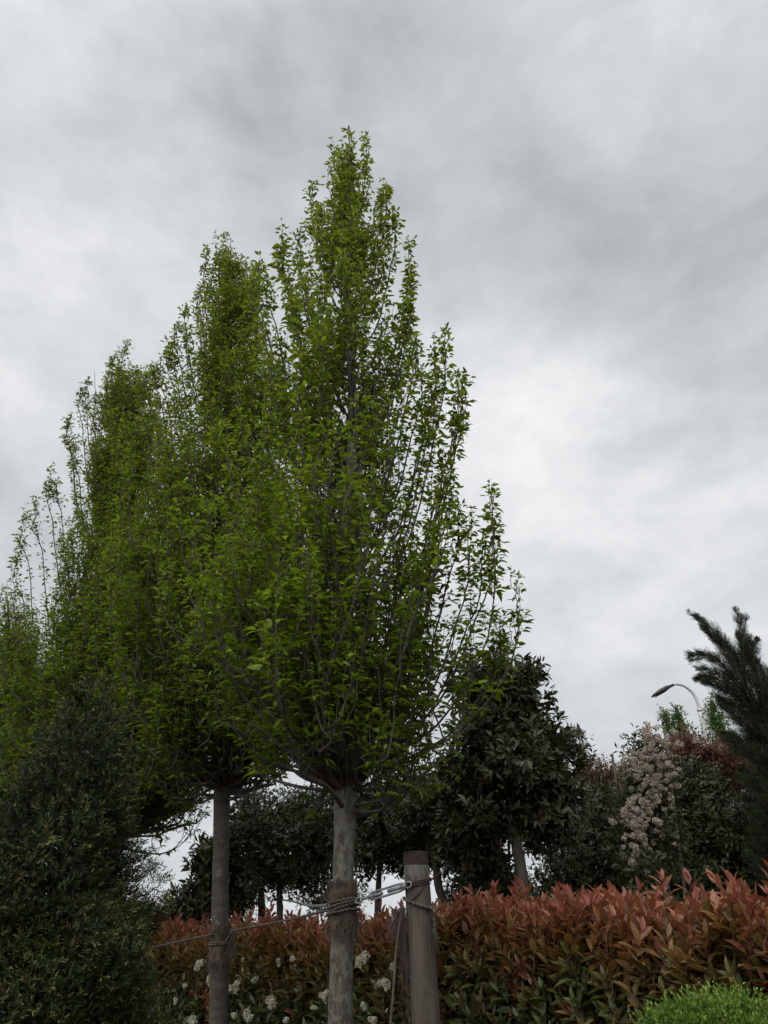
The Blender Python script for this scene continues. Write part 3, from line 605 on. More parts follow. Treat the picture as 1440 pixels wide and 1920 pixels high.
bush('twiggy_shrub', 106, 12.0, [(475, 1600, 34, 70, 0), (470, 1670, 45, 50, 0), (640, 1680, 60, 36, .4), (600, 1690, 44, 30, .4)], 300, 9, .07, .36, [(DK2, 3), (OL, 2)],
     [[(490, 1735, 15), (490, 1690, 14), (487, 1620, 8)]], 'thin twiggy shrub with upright stems beside the second hornbeam trunk', 'shrub', k=4, bias=.7)
bush('laurel_shrub', 107, 9.5, [(905, 1655, 55, 55, 0), (870, 1700, 45, 40, 0), (950, 1680, 50, 50, .2)], 700, 11, .07, .38, [(DK, 3), (OL, 2)], [],
     'low dark laurel between the post and the magnolia trunk, above the hedge', 'shrub', k=4)
bush('laurel_shrub', 108, 9.3, [(1100, 1620, 90, 80, 0), (1040, 1680, 60, 50, 0), (1150, 1680, 60, 60, 0), (1120, 1540, 80, 60, .2), (1180, 1600, 50, 90, .3)], 1900, 11, .065, .42, [(DK, 5), (DK2, 2), (OL, 1.2)], [],
     'broad dark laurel right of the magnolia trunk, below the blossom', 'shrub', k=4)
bush('box_shrub', 109, 8.2, [(1020, 1690, 30, 28, 0), (1012, 1715, 34, 24, 0)], 260, 12, .038, .5, [((.055, .10, .025), 1)], [],
     'small fresh green box bush right beside the leaning magnolia trunk', 'shrub', k=4, spread=.05)
RB = (.14, .062, .036); RB2 = (.12, .078, .032)
bush('photinia_shrub', 110, 10.5, [(1125, 1465, 42, 44, 0, 0), (1100, 1450, 24, 30, 0, 0), (1140, 1520, 56, 50, 0, 2), (1160, 1480, 26, 40, .1, 0), (1100, 1540, 50, 60, 0, 2)], 900, 11, .06, .34, [(RB, 3), (RB2, 2), (DK2, 1)], [],
     'rusty brown photinia just left of the pale blossom', 'shrub', mat='photinia', k=4)
bush('sapling', 111, 9.6, [(1090, 1385, 15, 22, 0), (1085, 1410, 20, 24, 0), (1105, 1425, 24, 20, 0)], 50, 6, .075, .3, [((.10, .07, .05), 2), (DK2, 1)], [[(1110, 1500, 4), (1100, 1430, 3), (1086, 1362, 2)]],
     'thin reddish sapling poking up right of the magnolia', 'tree', k=4, spread=.07, bias=.8, twig=True)
def blossom(root, rng):
    f_list = []
    zones = [(1222, 1372, 18, 10, 12), (1215, 1395, 16, 14, 12), (1240, 1400, 28, 14, 22), (1205, 1430, 30, 22, 34), (1235, 1440, 26, 22, 30), (1200, 1470, 26, 26, 34), (1225, 1495, 26, 24, 34), (1195, 1520, 24, 20, 26), (1175, 1535, 14, 12, 12), (1205, 1560, 26, 20, 26), (1190, 1590, 18, 14, 14), (1200, 1620, 12, 12, 8), (1210, 1590, 14, 16, 8), (1185, 1440, 14, 14, 10)]
    for zx, zy, rx, ry, cnt in zones:
        f = MB()
        for _ in range(cnt):
            a, b = rng.normal(size=2) * .55; p = P(zx + a * rx * 1.5 + rng.normal() * 3, zy + b * ry * 1.5, Yb - .36 + rng.uniform(-.2, .12))
            umbel(f, p, rng.uniform(.018, .045), nrm(np.array([0, -.7, .7])), 40, rng, (.52, .45, .37), .0062)
        f.build('flower_cluster', MT['floret'], root)
Yb = 8.3
bush('blossoming_photinia', 112, Yb, [(1215, 1440, 42, 60, 0, 0), (1200, 1530, 40, 60, 0, 0), (1222, 1392, 14, 18, 0, 0), (1190, 1500, 26, 40, 0, 0), (1215, 1640, 50, 50, -.35, 0), (1210, 1700, 60, 40, -.35, 0), (1245, 1560, 30, 70, -.25, 0), (1180, 1580, 36, 60, .3, 0), (1250, 1600, 40, 70, .3, 0), (1240, 1500, 30, 60, .2, 0)], 1400, 10, .07, .36, [(DK2, 4), ((.2, .06, .04), 1.2)], [],
     'tall photinia covered in pale pinkish blossom heads', 'shrub', mat='photinia', k=4, extra=blossom, sprigs=[(1222, 1420, 1220, 1368, 8)])
bush('photinia_shrub', 113, 10.0, [(1290, 1402, 36, 34, -.3, 0), (1330, 1415, 50, 38, -.3, 0), (1380, 1425, 40, 40, -.3, 0), (1250, 1430, 26, 34, -.5, 0), (1260, 1450, 34, 44, 0, 0), (1370, 1470, 56, 46, .1, 1), (1430, 1480, 50, 60, .2, 1), (1400, 1420, 40, 30, .2, 2), (1300, 1480, 50, 40, .1, 1), (1395, 1560, 60, 80, .3, 2)], 1700, 11, .055, .34, [(RB, 3), (RB2, 2), (DK2, 1)], [],
     'wide rusty red photinia between the blossom and the cypress, under the street lamp', 'shrub', mat='photinia', k=4,
     sprigs=[(1300, 1400, 1288, 1362, 9), (1310, 1400, 1302, 1368, 9), (1270, 1410, 1264, 1380, 8), (1350, 1410, 1345, 1380, 8)])
bush('laurel_shrub', 114, 8.9, [(1310, 1500, 62, 62, 0), (1290, 1460, 40, 30, 0), (1350, 1560, 90, 60, 0), (1280, 1600, 80, 70, 0), (1400, 1640, 80, 80, 0), (1300, 1680, 90, 60, 0), (1240, 1660, 50, 60, 0), (1220, 1700, 60, 34, .1), (1440, 1570, 60, 70, .2)],
     3200, 11, .07, .40, [(DK, 4), (DK2, 3), (OL, 1.4), (YL, .02)], [], 'big rounded glossy green laurel right of the blossom, above the hedge', 'shrub', k=4)
LG = (.085, .15, .03)
bush('slender_tree', 115, 15.0, [(1246, 1342, 9, 18, 0), (1253, 1366, 11, 24, 0), (1266, 1385, 10, 16, 0), (1262, 1400, 12, 20, 0)], 150, 8, .07, .36, [(LG, 1)], [[(1268, 1480, 4), (1262, 1410, 3), (1247, 1335, 1.5)]],
     'leftmost of the slim light-green treetops beyond the shrubs', 'tree', 'slim treetops behind the shrubs', mat='hornbeam', spread=.12, bias=.8)
bush('slender_tree', 116, 15.0, [(1270, 1340, 7, 16, 0), (1278, 1365, 11, 22, 0), (1284, 1390, 12, 22, 0)], 240, 9, .07, .36, [(LG, 1)], [[(1290, 1480, 4), (1282, 1400, 3), (1267, 1328, 1.5)]],
     'slim light-green treetop directly left of the lamp pole', 'tree', 'slim treetops behind the shrubs', mat='hornbeam', spread=.12, bias=.8)
bush('slender_tree', 117, 14.0, [(1336, 1325, 9, 22, 0), (1344, 1355, 19, 28, 0), (1358, 1395, 24, 28, 0), (1370, 1430, 26, 30, 0)], 620, 9, .07, .36, [(LG, 1)], [[(1385, 1500, 5), (1360, 1410, 4), (1330, 1322, 1.5)]],
     'leafier slim treetop directly right of the lamp pole', 'tree', 'slim treetops behind the shrubs', mat='hornbeam', spread=.12, bias=.8,
     sprigs=[(1350, 1350, 1332, 1270, 50), (1358, 1360, 1345, 1290, 40)])
# palm
rng = np.random.default_rng(66); Yp = 14.0; pc = P(1163, 1490, Yp)
root = empty('fan_palm', (pc[0], Yp, 0), 'fan palm, only a few frond tips showing left of the blossom', 'palm')
tk = MB(); tube(tk, [[pc[0], Yp, -.03], [pc[0], Yp, pc[2] - .3], pc], [.12, .11, .07], 10, wob=.05, rng=rng); tk.build('trunk', MT['dark_bark'], root)
for (tx, ty, sprd) in [(1140, 1446, .5), (1155, 1440, .45), (1178, 1428, .4), (1170, 1440, .4), (1190, 1470, .6), (1120, 1480, .6)]:
    hub = P(tx * .45 + 1163 * .55, ty * .45 + 1490 * .55, Yp); tipp = P(tx, ty - 4, Yp); ax = tipp - hub; ln_ = np.linalg.norm(ax); ax = ax / ln_; sd_ = nrm(np.cross(ax, [0, 1, 0])); f = MB()
    tube(f, [pc, hub], [.012, .008], 5, col=(.08, .1, .03)); m = 20; a = np.linspace(-sprd, sprd, m) + rng.normal(size=m) * .02
    leaves(f, np.tile(hub, (m, 1)), ax * np.cos(a)[:, None] + sd_ * np.sin(a)[:, None], np.tile([0, -1.0, .2], (m, 1)), ln_ * rng.uniform(.85, 1.05, m), .03, jit((.10, .12, .05), m, rng), 4, .05); f.build('frond', MT['glossy'], root)

# ------------------------------------------------------------------ leyland cypress at the right edge
rng = np.random.default_rng(77); Yc = 8.0
cb = P(1500, 1700, Yc); root = empty('cypress_tree', (cb[0] + .2, Yc, 0), 'dark feathery cypress with windswept boughs at the right edge', 'conifer')
tk = MB(); tr = catmull([[cb[0] + .2, Yc, -.05], P(1490, 1650, Yc), P(1460, 1450, Yc + .3), P(1440, 1350, Yc + .3), P(1410, 1270, Yc + .2)], 6); tube(tk, tr, np.linspace(.08, .008, len(tr)), 10); tk.build('trunk', MT['dark_bark'], root)
lf = MB(); br = MB()
boughs = [((1395, 1270), (1345, 1190), (1290, 1145), 26), ((1400, 1290), (1392, 1210), (1379, 1139), 26), ((1400, 1300), (1340, 1232), (1290, 1224), 24), ((1405, 1310), (1345, 1262), (1303, 1252), 24), ((1410, 1330), (1360, 1290), (1318, 1268), 28),
          ((1395, 1290), (1360, 1215), (1310, 1165), 24), ((1400, 1250), (1402, 1215), (1392, 1195), 22), ((1430, 1350), (1432, 1290), (1405, 1220), 26), ((1440, 1380), (1390, 1330), (1345, 1302), 34), ((1450, 1400), (1400, 1360), (1352, 1318), 34),
          ((1450, 1420), (1400, 1390), (1360, 1375), 32), ((1470, 1460), (1420, 1420), (1382, 1402), 36), ((1480, 1420), (1460, 1340), (1425, 1250), 30), ((1490, 1460), (1470, 1380), (1440, 1280), 34), ((1480, 1500), (1430, 1470), (1395, 1450), 40),
          ((1490, 1560), (1440, 1520), (1405, 1500), 44), ((1500, 1620), (1450, 1590), (1420, 1560), 44), ((1420, 1340), (1405, 1280), (1370, 1215), 34), ((1440, 1370), (1410, 1320), (1370, 1270), 38), ((1470, 1430), (1430, 1370), (1390, 1330), 42),
          ((1480, 1480), (1450, 1430), (1410, 1390), 44), ((1500, 1540), (1480, 1480), (1440, 1430), 44), ((1500, 1650), (1470, 1620), (1440, 1620), 44), ((1500, 1400), (1490, 1330), (1470, 1290), 40), ((1420, 1300), (1410, 1250), (1380, 1185), 28)] + [((1500 - 0 * k, 1330 + 34 * k), (1465 - k, 1300 + 34 * k), (1425 - 2 * k, 1250 + 34 * k), 42) for k in range(11)]
SP, SDR, SL = [], [], []
for (a, b, c, wpx) in boughs:
    for rep in range(3):
        dy = [0, .2, -.2][rep] + rng.normal() * .05; jx = 0 if rep == 0 else rng.normal() * 8; cut = 0 if rep == 0 else rng.uniform(4, 22)
        pc_ = catmull([P(a[0], a[1], Yc + dy * .3), P(b[0] + jx * .5, b[1] + cut * .4, Yc + dy), P(c[0] + cut + jx, c[1] + cut, Yc + dy)], 14)
        tube(br, pc_, np.linspace(.010, .002, len(pc_)), 4, cap=False); m = 62
        t = rng.random(m) * .97; f = t * (len(pc_) - 1); i = np.minimum(f.astype(int), len(pc_) - 2); p = pc_[i] + (pc_[i + 1] - pc_[i]) * (f - i)[:, None]; tg = nrm(pc_[i + 1] - pc_[i])
        sd_ = nrm(np.cross(tg, unit(rng, m))); sd_[:, 1] *= .6
        d = nrm(tg + sd_ * (.8 - .5 * t)[:, None]); l = wpx * 1.3 * M(b[0], b[1], Yc) * (1.1 - t * .75) * rng.uniform(.5, 1, m)
        SP.append(p); SDR.append(d); SL.append(l)
SP = np.concatenate(SP); SDR = np.concatenate(SDR); SL = np.concatenate(SL); m = len(SP)
c0 = jit((.018, .026, .012), m, rng, .3); c1 = jit((.040, .054, .020), m, rng, .35)
K = 9; t = np.linspace(.1, 1, K)[None, :, None]; q = SP[:, None] + SDR[:, None] * SL[:, None, None] * t
sd_ = nrm(np.cross(SDR, [0, -1, .3] + rng.normal(size=(m, 3)) * .5)); sg = np.where(np.arange(K) % 2, 1, -1)[None, :, None]
d2 = nrm(SDR[:, None] + sd_[:, None] * sg * .65).reshape(-1, 3); l2 = (SL[:, None] * (.55 - .4 * t[..., 0]) + .012).reshape(-1)
needles_spray(lf, q.reshape(-1, 3), d2, l2, .016, .004, 5, np.repeat(c0, K, 0), np.repeat(c1, K, 0), rng, .5)
leaves(lf, SP, SDR, unit(rng, m), SL, .008, c0, 2, .05)
lf.build('foliage', MT['needle'], root); br.build('branches', MT['dark_bark'], root)

# ------------------------------------------------------------------ street lamp
Yl = 20.0
lb = P(1329, 1400, Yl); root = empty('street_lamp', (lb[0], Yl, 0), 'pale curved-arm street lamp with flat black head rising behind the shrubs', 'street lamp')
tp = P(1312, 1333, Yl)
pl = MB(); x_ = lb[0] + (lb[0] - tp[0]) * lb[2] / (tp[2] - lb[2]) * .25
mm = M(1312, 1333, Yl); tube(pl, catmull([[x_, Yl, -.05], [(x_ + lb[0]) / 2, Yl, lb[2] / 2], lb, tp], 6), np.linspace(.10, 3.9 * mm, 19), 16); pl.build('pole', MT['pole'], root)
ar = MB(); ac = catmull([P(1312.5, 1337, Yl), P(1308, 1318, Yl), P(1299, 1300, Yl), P(1284, 1287, Yl), P(1268, 1283, Yl), P(1258, 1287, Yl)], 7)
tube(ar, ac, np.linspace(3.2 * mm, 2.0 * mm, len(ac)), 14); ar.build('arm', MT['pole'], root)
cl = MB(); tube(cl, [P(1312.2, 1334, Yl), P(1311, 1329, Yl)], [4.6 * mm] * 2, 16)
tube(cl, [P(1314, 1336, Yl), P(1320, 1337, Yl)], [2.4 * mm] * 2, 8); cl.build('bracket', MT['pole'], root)
h0, h1 = P(1263, 1284.5, Yl), P(1222, 1307, Yl); ax = h1 - h0; hl = np.linalg.norm(ax); ax /= hl; sd_ = np.array([0, 1.0, 0]); up_ = -np.cross(ax, sd_); up_ = up_ * np.sign(up_[2])
hd = MB(); t = np.linspace(0, 1, 14); wy = np.interp(t, [0, .12, .3, .55, .85, .96, 1], [.05, .06, .12, .17, .15, .09, .03]); th = np.interp(t, [0, .12, .3, .6, .9, 1], [.045, .05, .085, .085, .05, .02])
ang = np.arange(14) / 14 * 2 * pi
Vh = np.array([[h0 + ax * hl * tt + sd_ * cos(a) * w_ + up_ * (sin(a) * h_ * (1 if sin(a) > 0 else .45)) for a in ang] for tt, w_, h_ in zip(t, wy, th)]).reshape(-1, 3)
i = np.arange(13)[:, None] * 14; j = np.arange(14)[None]; k_ = (j + 1) % 14
hd.add(Vh, None, np.stack([i + j, i + k_, i + k_ + 14, i + j + 14], -1).reshape(-1, 4)); hd.add(np.vstack([Vh[:14], [h0]]), [[14, (q + 1) % 14, q] for q in range(14)]); hd.add(np.vstack([Vh[-14:], [h1]]), [[14, q, (q + 1) % 14] for q in range(14)])
ho = hd.build('lamp_head', MT['lamp'], root)
ln_m = MB()
for kx in range(4):
    for ky in (-1, 1):
        c = h0 + ax * hl * (.42 + .13 * kx) + sd_ * ky * .055 - up_ * .036; e = [.045, .035]
        V = [c + ax * sx * e[0] + sd_ * sy * e[1] - up_ * sz for sz in (0, .014) for sx, sy in ((-1, -1), (1, -1), (1, 1), (-1, 1))]
        ln_m.add(V, None, [[0, 1, 2, 3], [4, 7, 6, 5], [0, 4, 5, 1], [1, 5, 6, 2], [2, 6, 7, 3], [3, 7, 4, 0]])
lo = ln_m.build('lens', MT['lens'], root); 

# ------------------------------------------------------------------ far house with red tiled roof
Yh = 60.0; a = P(150, 1722, Yh); b = P(318, 1722, Yh); ez = 3.35; rz = a[2]
root = empty('tiled_house', ((a[0] + b[0]) / 2, Yh + 4, 0), 'distant house, only a strip of red tiled roof showing beside the yew', 'house')
x0, x1, y0, y1 = a[0], b[0], Yh, Yh + 8
wl = MB(); V = [(x0 + .4, y0 + .4, 0), (x1 - .4, y0 + .4, 0), (x1 - .4, y1 - .4, 0), (x0 + .4, y1 - .4, 0), (x0 + .4, y0 + .4, ez - .05), (x1 - .4, y0 + .4, ez - .05), (x1 - .4, y1 - .4, ez - .05), (x0 + .4, y1 - .4, ez - .05)]
wl.add(V, None, [[0, 1, 5, 4], [1, 2, 6, 5], [2, 3, 7, 6], [3, 0, 4, 7], [4, 5, 6, 7]]); wl.build('wall', MT['plaster'], root, smooth=False)
rf = MB(); xm = 1.2; V = [(x0, y0 - .3, ez), (x1, y0 - .3, ez), (x1, y1 + .3, ez), (x0, y1 + .3, ez), (x0 + xm, (y0 + y1) / 2, rz + .35), (x1 - xm * .2, (y0 + y1) / 2, rz + .35)]
rf.add(V, [[1, 2, 5], [3, 0, 4]], [[0, 1, 5, 4], [2, 3, 4, 5], [0, 3, 2, 1]])
for q in np.arange(x0 + xm, x1 - .2, .42): tube(rf, [(q, (y0 + y1) / 2, rz + .36), (q + .34, (y0 + y1) / 2, rz + .38)], [.13, .16], 8)
for q in np.arange(x0 + .2, x1 - .1, .3): tube(rf, [(q, y0 - .28, ez + .03), (min(max(q, x0 + xm), x1 - xm * .2), (y0 + y1) / 2 - .05, rz + .36)], [.07, .07], 6)
rf.build('roof', MT['tile'], root)
for q in (x0 + 2, x0 + 5): wi = MB(); wi.add([(q, y0 + .36, 1), (q + 1, y0 + .36, 1), (q + 1, y0 + .36, 2.2), (q, y0 + .36, 2.2), (q, y0 + .42, 1), (q + 1, y0 + .42, 1), (q + 1, y0 + .42, 2.2), (q, y0 + .42, 2.2)], None, [[0, 1, 2, 3], [0, 4, 5, 1], [1, 5, 6, 2], [2, 6, 7, 3], [3, 7, 4, 0]]); wi.build('window', MT['glass'], root, smooth=False)

# ------------------------------------------------------------------ wooden post
rng = np.random.default_rng(31); Ypo = 4.72
pt, pb_ = P(779, 1600, Ypo), P(798, 1900, Ypo); dirp = (pt - pb_) / (pt - pb_)[2]; foot = pb_ - dirp * (pb_[2] + .05)
def post_c(z): return pt + dirp * (z - pt[2])
wpt = 46 * M(779, 1640, Ypo) / 2; wpb = 54 * M(798, 1900, Ypo) / 2
root = empty('wooden_post', (foot[0], Ypo, 0), 'round weathered timber post with a dark ridged band round its top', 'post')
zs = np.concatenate([np.linspace(-.05, pt[2] - .09, 24), [pt[2] - .065, pt[2] - .06]])
slope = (wpb - wpt) / (pt[2] - pb_[2]); rs = np.where(zs > pt[2] - .08, wpt * 1.0, wpt + slope * (pt[2] - zs).clip(0, .7))
m = MB(); tube(m, [post_c(z) for z in zs], rs, 40, wob=.004, rng=rng); m.build('post_body', MT['wood'], root)
m = MB(); tube(m, [post_c(z) for z in np.linspace(pt[2] - .155, pt[2] - .06, 8)], [wpt * 1.012] * 8, 40, cap=False); m.build('grey_collar', MT['wood_grey'], root)
m = MB()
for i in range(13):
    z = pt[2] - .058 + i * .0048; c = post_c(z); a = np.linspace(0, 2 * pi, 41); rr_ = wpt * (1.0 - .004 * i) + .001
    tube(m, [c + [rr_ * cos(q), rr_ * sin(q), .0035 * sin(q * 1 + i * .2) + rng.normal() * .0006] for q in a], .0034, 5, cap=False)
tube(m, [post_c(pt[2] - .056), post_c(pt[2] - .004)], [wpt * .97] * 2, 32); m.build('top_band', MT['rust'], root)

def around(cf, r, z, ph0, ph1, tilt=0, tdir=0, n=40, lift=0):
    """path round a leaning cylinder cf(z); tilt raises it towards tdir"""
    a = np.linspace(ph0, ph1, n); return np.array([cf(z + lift * i / (n - 1)) + np.array([r * cos(q), r * sin(q), tilt * cos(q - tdir)]) for i, q in enumerate(a)])
def rope(mb, path, r, pitch=.022, strands=3, hairs=0, rng=rng, spl=5):
    path = np.asarray(path); seg = np.linalg.norm(np.diff(path, axis=0), axis=1); s = np.concatenate([[0], np.cumsum(seg)]); n = max(8, int(s[-1] / pitch * 9))
    q = np.linspace(0, s[-1], n); p = np.stack([np.interp(q, s, path[:, i]) for i in range(3)], -1); t = nrm(np.gradient(p, axis=0))
    u = nrm(np.cross(t, [.13, .21, .97])); v = np.cross(t, u)
    for k in range(strands):
        a = q / pitch * 2 * pi + k * 2 * pi / strands; c = p + (u * np.cos(a)[:, None] + v * np.sin(a)[:, None]) * r * .52
        tube(mb, c, r * .56, spl, mi=1 if k == 0 else 0)
    for _ in range(hairs):
        i = rng.integers(0, n); d = nrm(rng.normal(size=3)) * rng.uniform(.008, .025); tube(mb, [p[i], p[i] + d * .6, p[i] + d + [0, 0, -.006]], [.0007, .0006, .0004], 3)
def fringe(mb, starts, ln0, ln1, rng, out=None, r=.0011, mi=0, sway=.25):
    for p in starts:
        l = rng.uniform(ln0, ln1); d = nrm(np.array([rng.normal() * sway, rng.normal() * sway, -1]) + (0 if out is None else out))
        s = np.linspace(0, 1, 5)[:, None]; pth = p + d * l * s + rng.normal(size=(5, 3)) * .004 * s
        tube(mb, pth, np.linspace(r, r * .4, 5), 3, cap=False, mi=mi)

# wire round the post
w_ = MB(); zc = P(779, 1655, Ypo - wpt)[2]; rr0 = wpt + .004
for i in range(5): tube(w_, around(post_c, rr0 + .002 * (i % 2), zc - .002 + i * .007 - .012, 0, 2 * pi, .012 + .004 * rng.normal(), .3 + rng.normal() * .2), .0028, 5, cap=False)
kn = post_c(zc) + [rr0 * cos(-.75), rr0 * sin(-.75), .012]
for i in range(4): tube(w_, catmull([kn + rng.normal(size=3) * .006, kn + [.01, -.012, .008] + rng.normal(size=3) * .006, kn + [.022, .0, .004], kn + [.004, -.01, -.008]], 5), .0028, 5)
for e in ((.085, -.02, .055), (.115, -.01, .06)): tube(w_, catmull([kn, kn + [.04, -.015, .018], kn + list(e)], 6), .0026, 5)
low = P(764, 1694, Ypo - wpt * .9)
for o_ in (0, .008): tube(w_, catmull([kn, kn + [-.03 - o_, -.022, -.05], post_c(low[2] + .02) + [-.03 - o_, -rr0 - .001, 0], low], 6), .0026, 5)
tag(w_.build('tie_wire', MT['wire'], origin=tuple(post_c(zc))) if False else w_.build('tie_wire', MT['wire']), 'thin dark rusty wire wound round the post below its top band', 'wire')
# rope round the post
rp = MB(); zr = P(779, 1690, Ypo - wpt)[2]
rope(rp, around(post_c, wpt + .012, zr - .005, 2.9, 2 * pi + .6, .028, 2.6, 50), .0085, hairs=70)
kc = P(812, 1712, Ypo - .05)
rope(rp, catmull([kc + [-.02, -.02, .03], kc + [.012, -.03, .0], kc + [.014, .0, -.035], kc + [-.012, .02, -.02]], 6), .0085, hairs=20)
rope(rp, catmull([kc + [.005, 0, -.02], kc + [.008, -.01, -.05], kc + [.002, .0, -.09]], 6), .007, hairs=25)
fringe(rp, [kc + [.004, 0, -.08] + rng.normal(size=3) * .006 for _ in range(50)], .04, .12, rng, r=.001)
rp.build('tie_rope', [MT['rope_light'], MT['rope_dark']]); tag(bpy.data.objects['tie_rope'], 'thick black-and-cream rope looped round the post, knotted at its right side', 'rope')
# hanging rope left of the post
hr = MB(); p0 = P(755, 1694, Ypo - .02)
rope(hr, catmull([p0, P(748, 1740, Ypo - .05), P(741, 1800, Ypo - .05), P(738, 1850, Ypo - .06), P(731, 1935, Ypo - .06), P(728, 2000, Ypo - .06)], 8), .0065, .02, hairs=110)
fringe(hr, [P(rng.uniform(742, 760), rng.uniform(1698, 1725), Ypo - .03 + rng.normal() * .015) for _ in range(120)], .06, .17, rng, out=np.array([-.35, 0, 0]), r=.0013, mi=1)
fringe(hr, [P(rng.uniform(752, 762), rng.uniform(1700, 1760), Ypo - .02 + rng.normal() * .01) for _ in range(55)], .15, .45, rng, out=np.array([.03, 0, 0]), r=.0012, mi=1, sway=.06)
tag(hr.build('hanging_rope', [MT['rope_light'], MT['fibre_dark']]), 'loose frayed rope end hanging down along the left side of the post', 'rope')

# ------------------------------------------------------------------ burlap wraps and bindings on the two trunks
def wrap(Yt, xt, ytop, ybot, rpx, seed, flare, holes, lab, ears=True):
    rng = np.random.default_rng(seed); c0 = P(xt, ytop, Yt); c1 = P(xt - 2, ybot, Yt)
    mpp = M(xt, (ytop + ybot) / 2, Yt); m = MB(); n = 26; zz_ = np.linspace(c1[2], c0[2], n); a = np.arange(48) / 48 * 2 * pi; V = []
    for i, z in enumerate(zz_):
        f = i / (n - 1); cx = c1[0] + (c0[0] - c1[0]) * f
        pinch = 1 - .12 * math.exp(-((f - flare) / .09) ** 2)
        for q in a:
            edge = (.012 * math.sin(q * 7 + seed) + .008 * math.sin(q * 13)) * ((f > .9) * (f - .9) * 10 + (f < .1) * (.1 - f) * 12)
            r_ = rpx * mpp * pinch * (1 + .035 * math.sin(q * 5 + z * 30) + .025 * math.sin(q * 11 - z * 55)) + rng.normal() * .0012
            V.append((cx + r_ * cos(q), Yt + r_ * sin(q), z + edge))
    i = np.arange(n - 1)[:, None] * 48; j = np.arange(48)[None]; k_ = (j + 1) % 48
    m.add(V, None, np.stack([i + j, i + k_, i + k_ + 48, i + j + 48], -1).reshape(-1, 4))
    V = np.array(V)
    fringe(m, [V[rng.integers(0, 48)] + rng.normal(size=3) * .003 for _ in range(260)], .015, .05, rng, r=.0011, mi=1)
    fringe(m, [V[30 + rng.integers(0, 18)] + rng.normal(size=3) * .004 for _ in range(60)], .06, .14, rng, r=.0011, mi=1)
    for _ in range(260):             # loose threads standing off the cloth
        p = V[rng.integers(0, len(V))] if rng.random() < .5 else V[-48 + rng.integers(0, 48)] - [0, 0, rng.uniform(0, .06)]
        d = np.array([p[0] - xt * 0 - (c0[0] + c1[0]) / 2, p[1] - Yt, 0]); d = nrm(d) * rng.uniform(.004, .02) + rng.normal(size=3) * .012
        tube(m, [p, p + d * .6, p + d + rng.normal(size=3) * .006], [.0011, .0009, .0006], 3, cap=False, mi=1)
    if ears:
        for ph in (-.45, pi + .35):
            b = c0 + np.array([cos(ph), sin(ph), 0]) * rpx * mpp; e = 7 * mpp
            m.add([b + [-e, -.002, -.05], b + [e * .3, -.002, -.05], b + [e * .5, 0, .01], b + [-e * .2, 0, .02], b + [-e, .006, -.05], b + [e * .3, .006, -.05], b + [e * .5, .006, .01], b + [-e * .2, .006, .02]], None, [[0, 1, 2, 3], [4, 7, 6, 5], [0, 4, 5, 1], [1, 5, 6, 2], [2, 6, 7, 3], [3, 7, 4, 0]])
    return tag(m.build('burlap_wrap', [MT['burlap'], MT['fibre']]), lab, 'burlap wrap', 'burlap wraps on the tree trunks')
wrap(5.0, 643, 1655, 1742, 26.5, 71, .5, 0, 'ragged burlap wrap on the near hornbeam trunk beside the turnbuckle')
wrap(7.0, 413, 1735, 1806, 19.0, 72, .55, 0, 'ragged brown burlap wrap on the second, left-hand hornbeam trunk', False)
rng = np.random.default_rng(41); rp = MB(); mp_ = M(643, 1700, 5); rT = 27 * mp_; cT = P(643, 1700, 5.0)
cf = lambda z: np.array([cT[0], 5.0, z])
for i in range(4): rope(rp, around(cf, rT + .007 + .003 * (i % 2), cT[2] + .028 - i * .019, -pi - .2, pi + .2, .016 + .007 * i % .02, -.2, 60) + rng.normal(size=(60, 3)) * .0012, .0072, .024, hairs=60)
fringe(rp, [cT + [rT + rng.normal() * .006, -.02 + rng.normal() * .012, -.03] for _ in range(60)], .08, .19, rng, r=.0013)
tag(rp.build('binding_rope', [MT['rope_light'], MT['rope_dark']]), 'several turns of thick speckled rope binding burlap to the near trunk', 'rope')
rp = MB(); c2 = P(413, 1768, 7.0); r2_ = 20 * M(413, 1768, 7.0)
cf2 = lambda z: np.array([c2[0], 7.0, z])
for i in range(2): rope(rp, around(cf2, r2_ + .004, c2[2] + .006 - i * .014, 0, 2 * pi, .006, .5, 50), .006, .02, hairs=20)
k2 = c2 + [r2_ + .012, -.03, .06]
fringe(rp, [k2 + rng.normal(size=3) * .01 for _ in range(110)], .08, .22, rng, out=np.array([-.12, 0, 0]), r=.0018)
rope(rp, catmull([c2 + [r2_ * .6, -r2_ * .85, 0], k2 + [-.01, -.02, .01], k2 + [.01, -.005, .0], k2 + [.0, -.01, -.1]], 6), .007, .02, hairs=30)
tag(rp.build('binding_rope', [MT['rope_light'], MT['rope_dark']]), 'thin pale rope with a frayed tuft tied round the second trunk', 'rope')

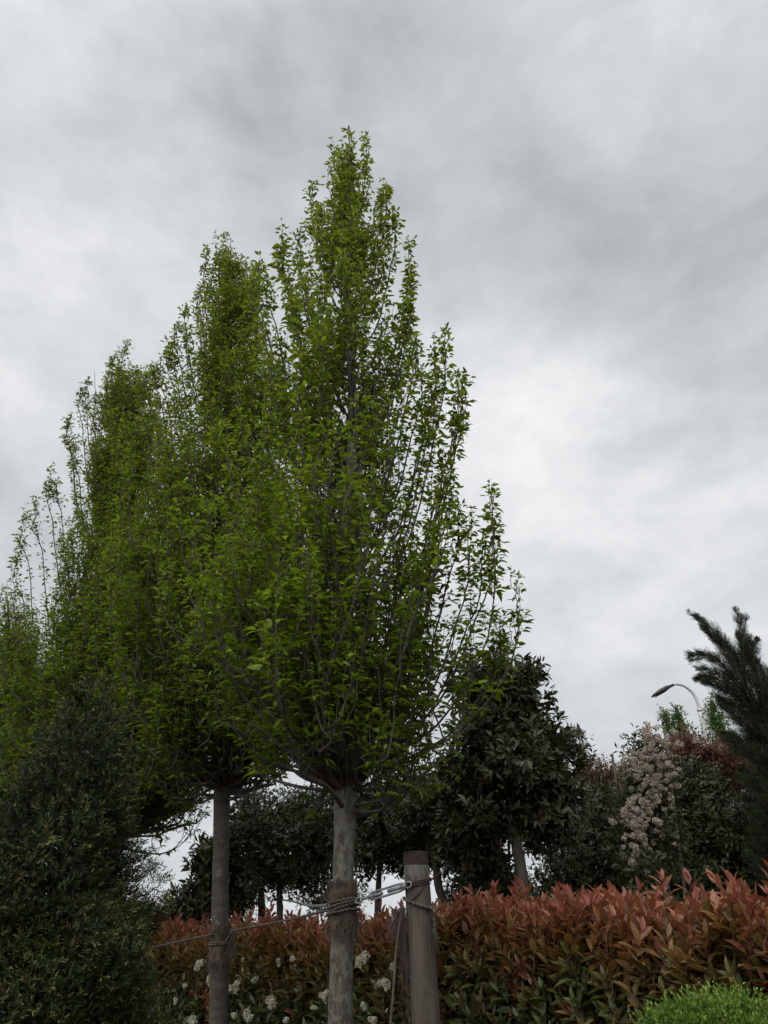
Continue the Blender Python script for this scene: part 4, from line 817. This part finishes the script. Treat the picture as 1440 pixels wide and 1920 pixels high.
# ------------------------------------------------------------------ turnbuckle and cables
A = P(664, 1691, 4.86); Bq = P(760, 1661, 4.66); ax = Bq - A; tl = np.linalg.norm(ax); ax /= tl
up_ = nrm(np.array([0, 0, 1.0]) - ax * ax[2]); sd_ = np.cross(ax, up_)
root = empty('turnbuckle', A, 'grey galvanised turnbuckle stretched between the near trunk and the post', 'turnbuckle')
def box_rod(mb, a, b, r, n=8): tube(mb, [a, b], [r, r], n)
m = MB(); s0, s1 = A + ax * tl * .34, A + ax * tl * .97; hw = .0185
for e in (-1, 1): tube(m, catmull([s0 - ax * .012, s0 + up_ * hw * e * .9 + ax * .012, (s0 + s1) / 2 + up_ * hw * e, s1 + up_ * hw * e * .9 - ax * .012, s1 + ax * .006], 6), .0065, 8)
for q in (s0, s1): tube(m, [q - ax * .016, q + ax * .016], [.0125] * 2, 10)
m.build('body', MT['steel'], root)
m = MB(); box_rod(m, s0, s0 + ax * tl * .22, .0095); box_rod(m, s1, s1 - ax * tl * .30, .0105)
for t_ in np.arange(0, .2, .018): tube(m, [s0 + ax * tl * t_, s0 + ax * tl * (t_ + .008)], [.0108] * 2, 10)
m.build('threaded_rod', MT['steel'], root)
m = MB(); cc = A + ax * .035; a_ = np.linspace(0, 2 * pi, 16); tube(m, [cc + ax * cos(q) * .024 + up_ * sin(q) * .014 for q in a_], .0055, 6, cap=False); box_rod(m, A + ax * .055, s0, .0075)
m.build('eye_bolt', MT['steel'], root)
m = MB(); cc = s1 + ax * .03; tube(m, [cc + ax * cos(q) * .022 + up_ * sin(q) * .016 for q in a_], .0055, 6, cap=False); m.build('jaw', MT['steel'], root)
def cable(pts, r, lab, mat='cable'):
    m = MB(); c = catmull(pts, 10); rope(m, c, r, .03, 3, spl=4)
    return tag(m.build('guy_cable', [MT[mat], MT[mat]]), lab, 'cable', 'steel cables guying the trees')
cable([P(617, 1706, 4.95), P(530, 1727, 5.9), P(432, 1745, 6.9)], .0075, 'long sloping cable from the near trunk to the second trunk')
cable([P(398, 1752, 6.9), P(350, 1762, 7.6), P(285, 1776, 8.8), P(200, 1788, 9)], .008, 'cable running left from the second trunk in front of the hedge towards the yew')
cable([P(618, 1697, 4.95), P(580, 1698, 6.5), P(548, 1690, 9.0), P(528, 1687, 10.9)], .009, 'short cable leading back from the near trunk to the evergreen behind', 'steel')
cable([P(1100, 1722, 7.6), P(1180, 1720, 7.2), P(1250, 1714, 7.0), P(1500, 1690, 6.2)], .006, 'thin cable showing over a dip in the red hedge at right')
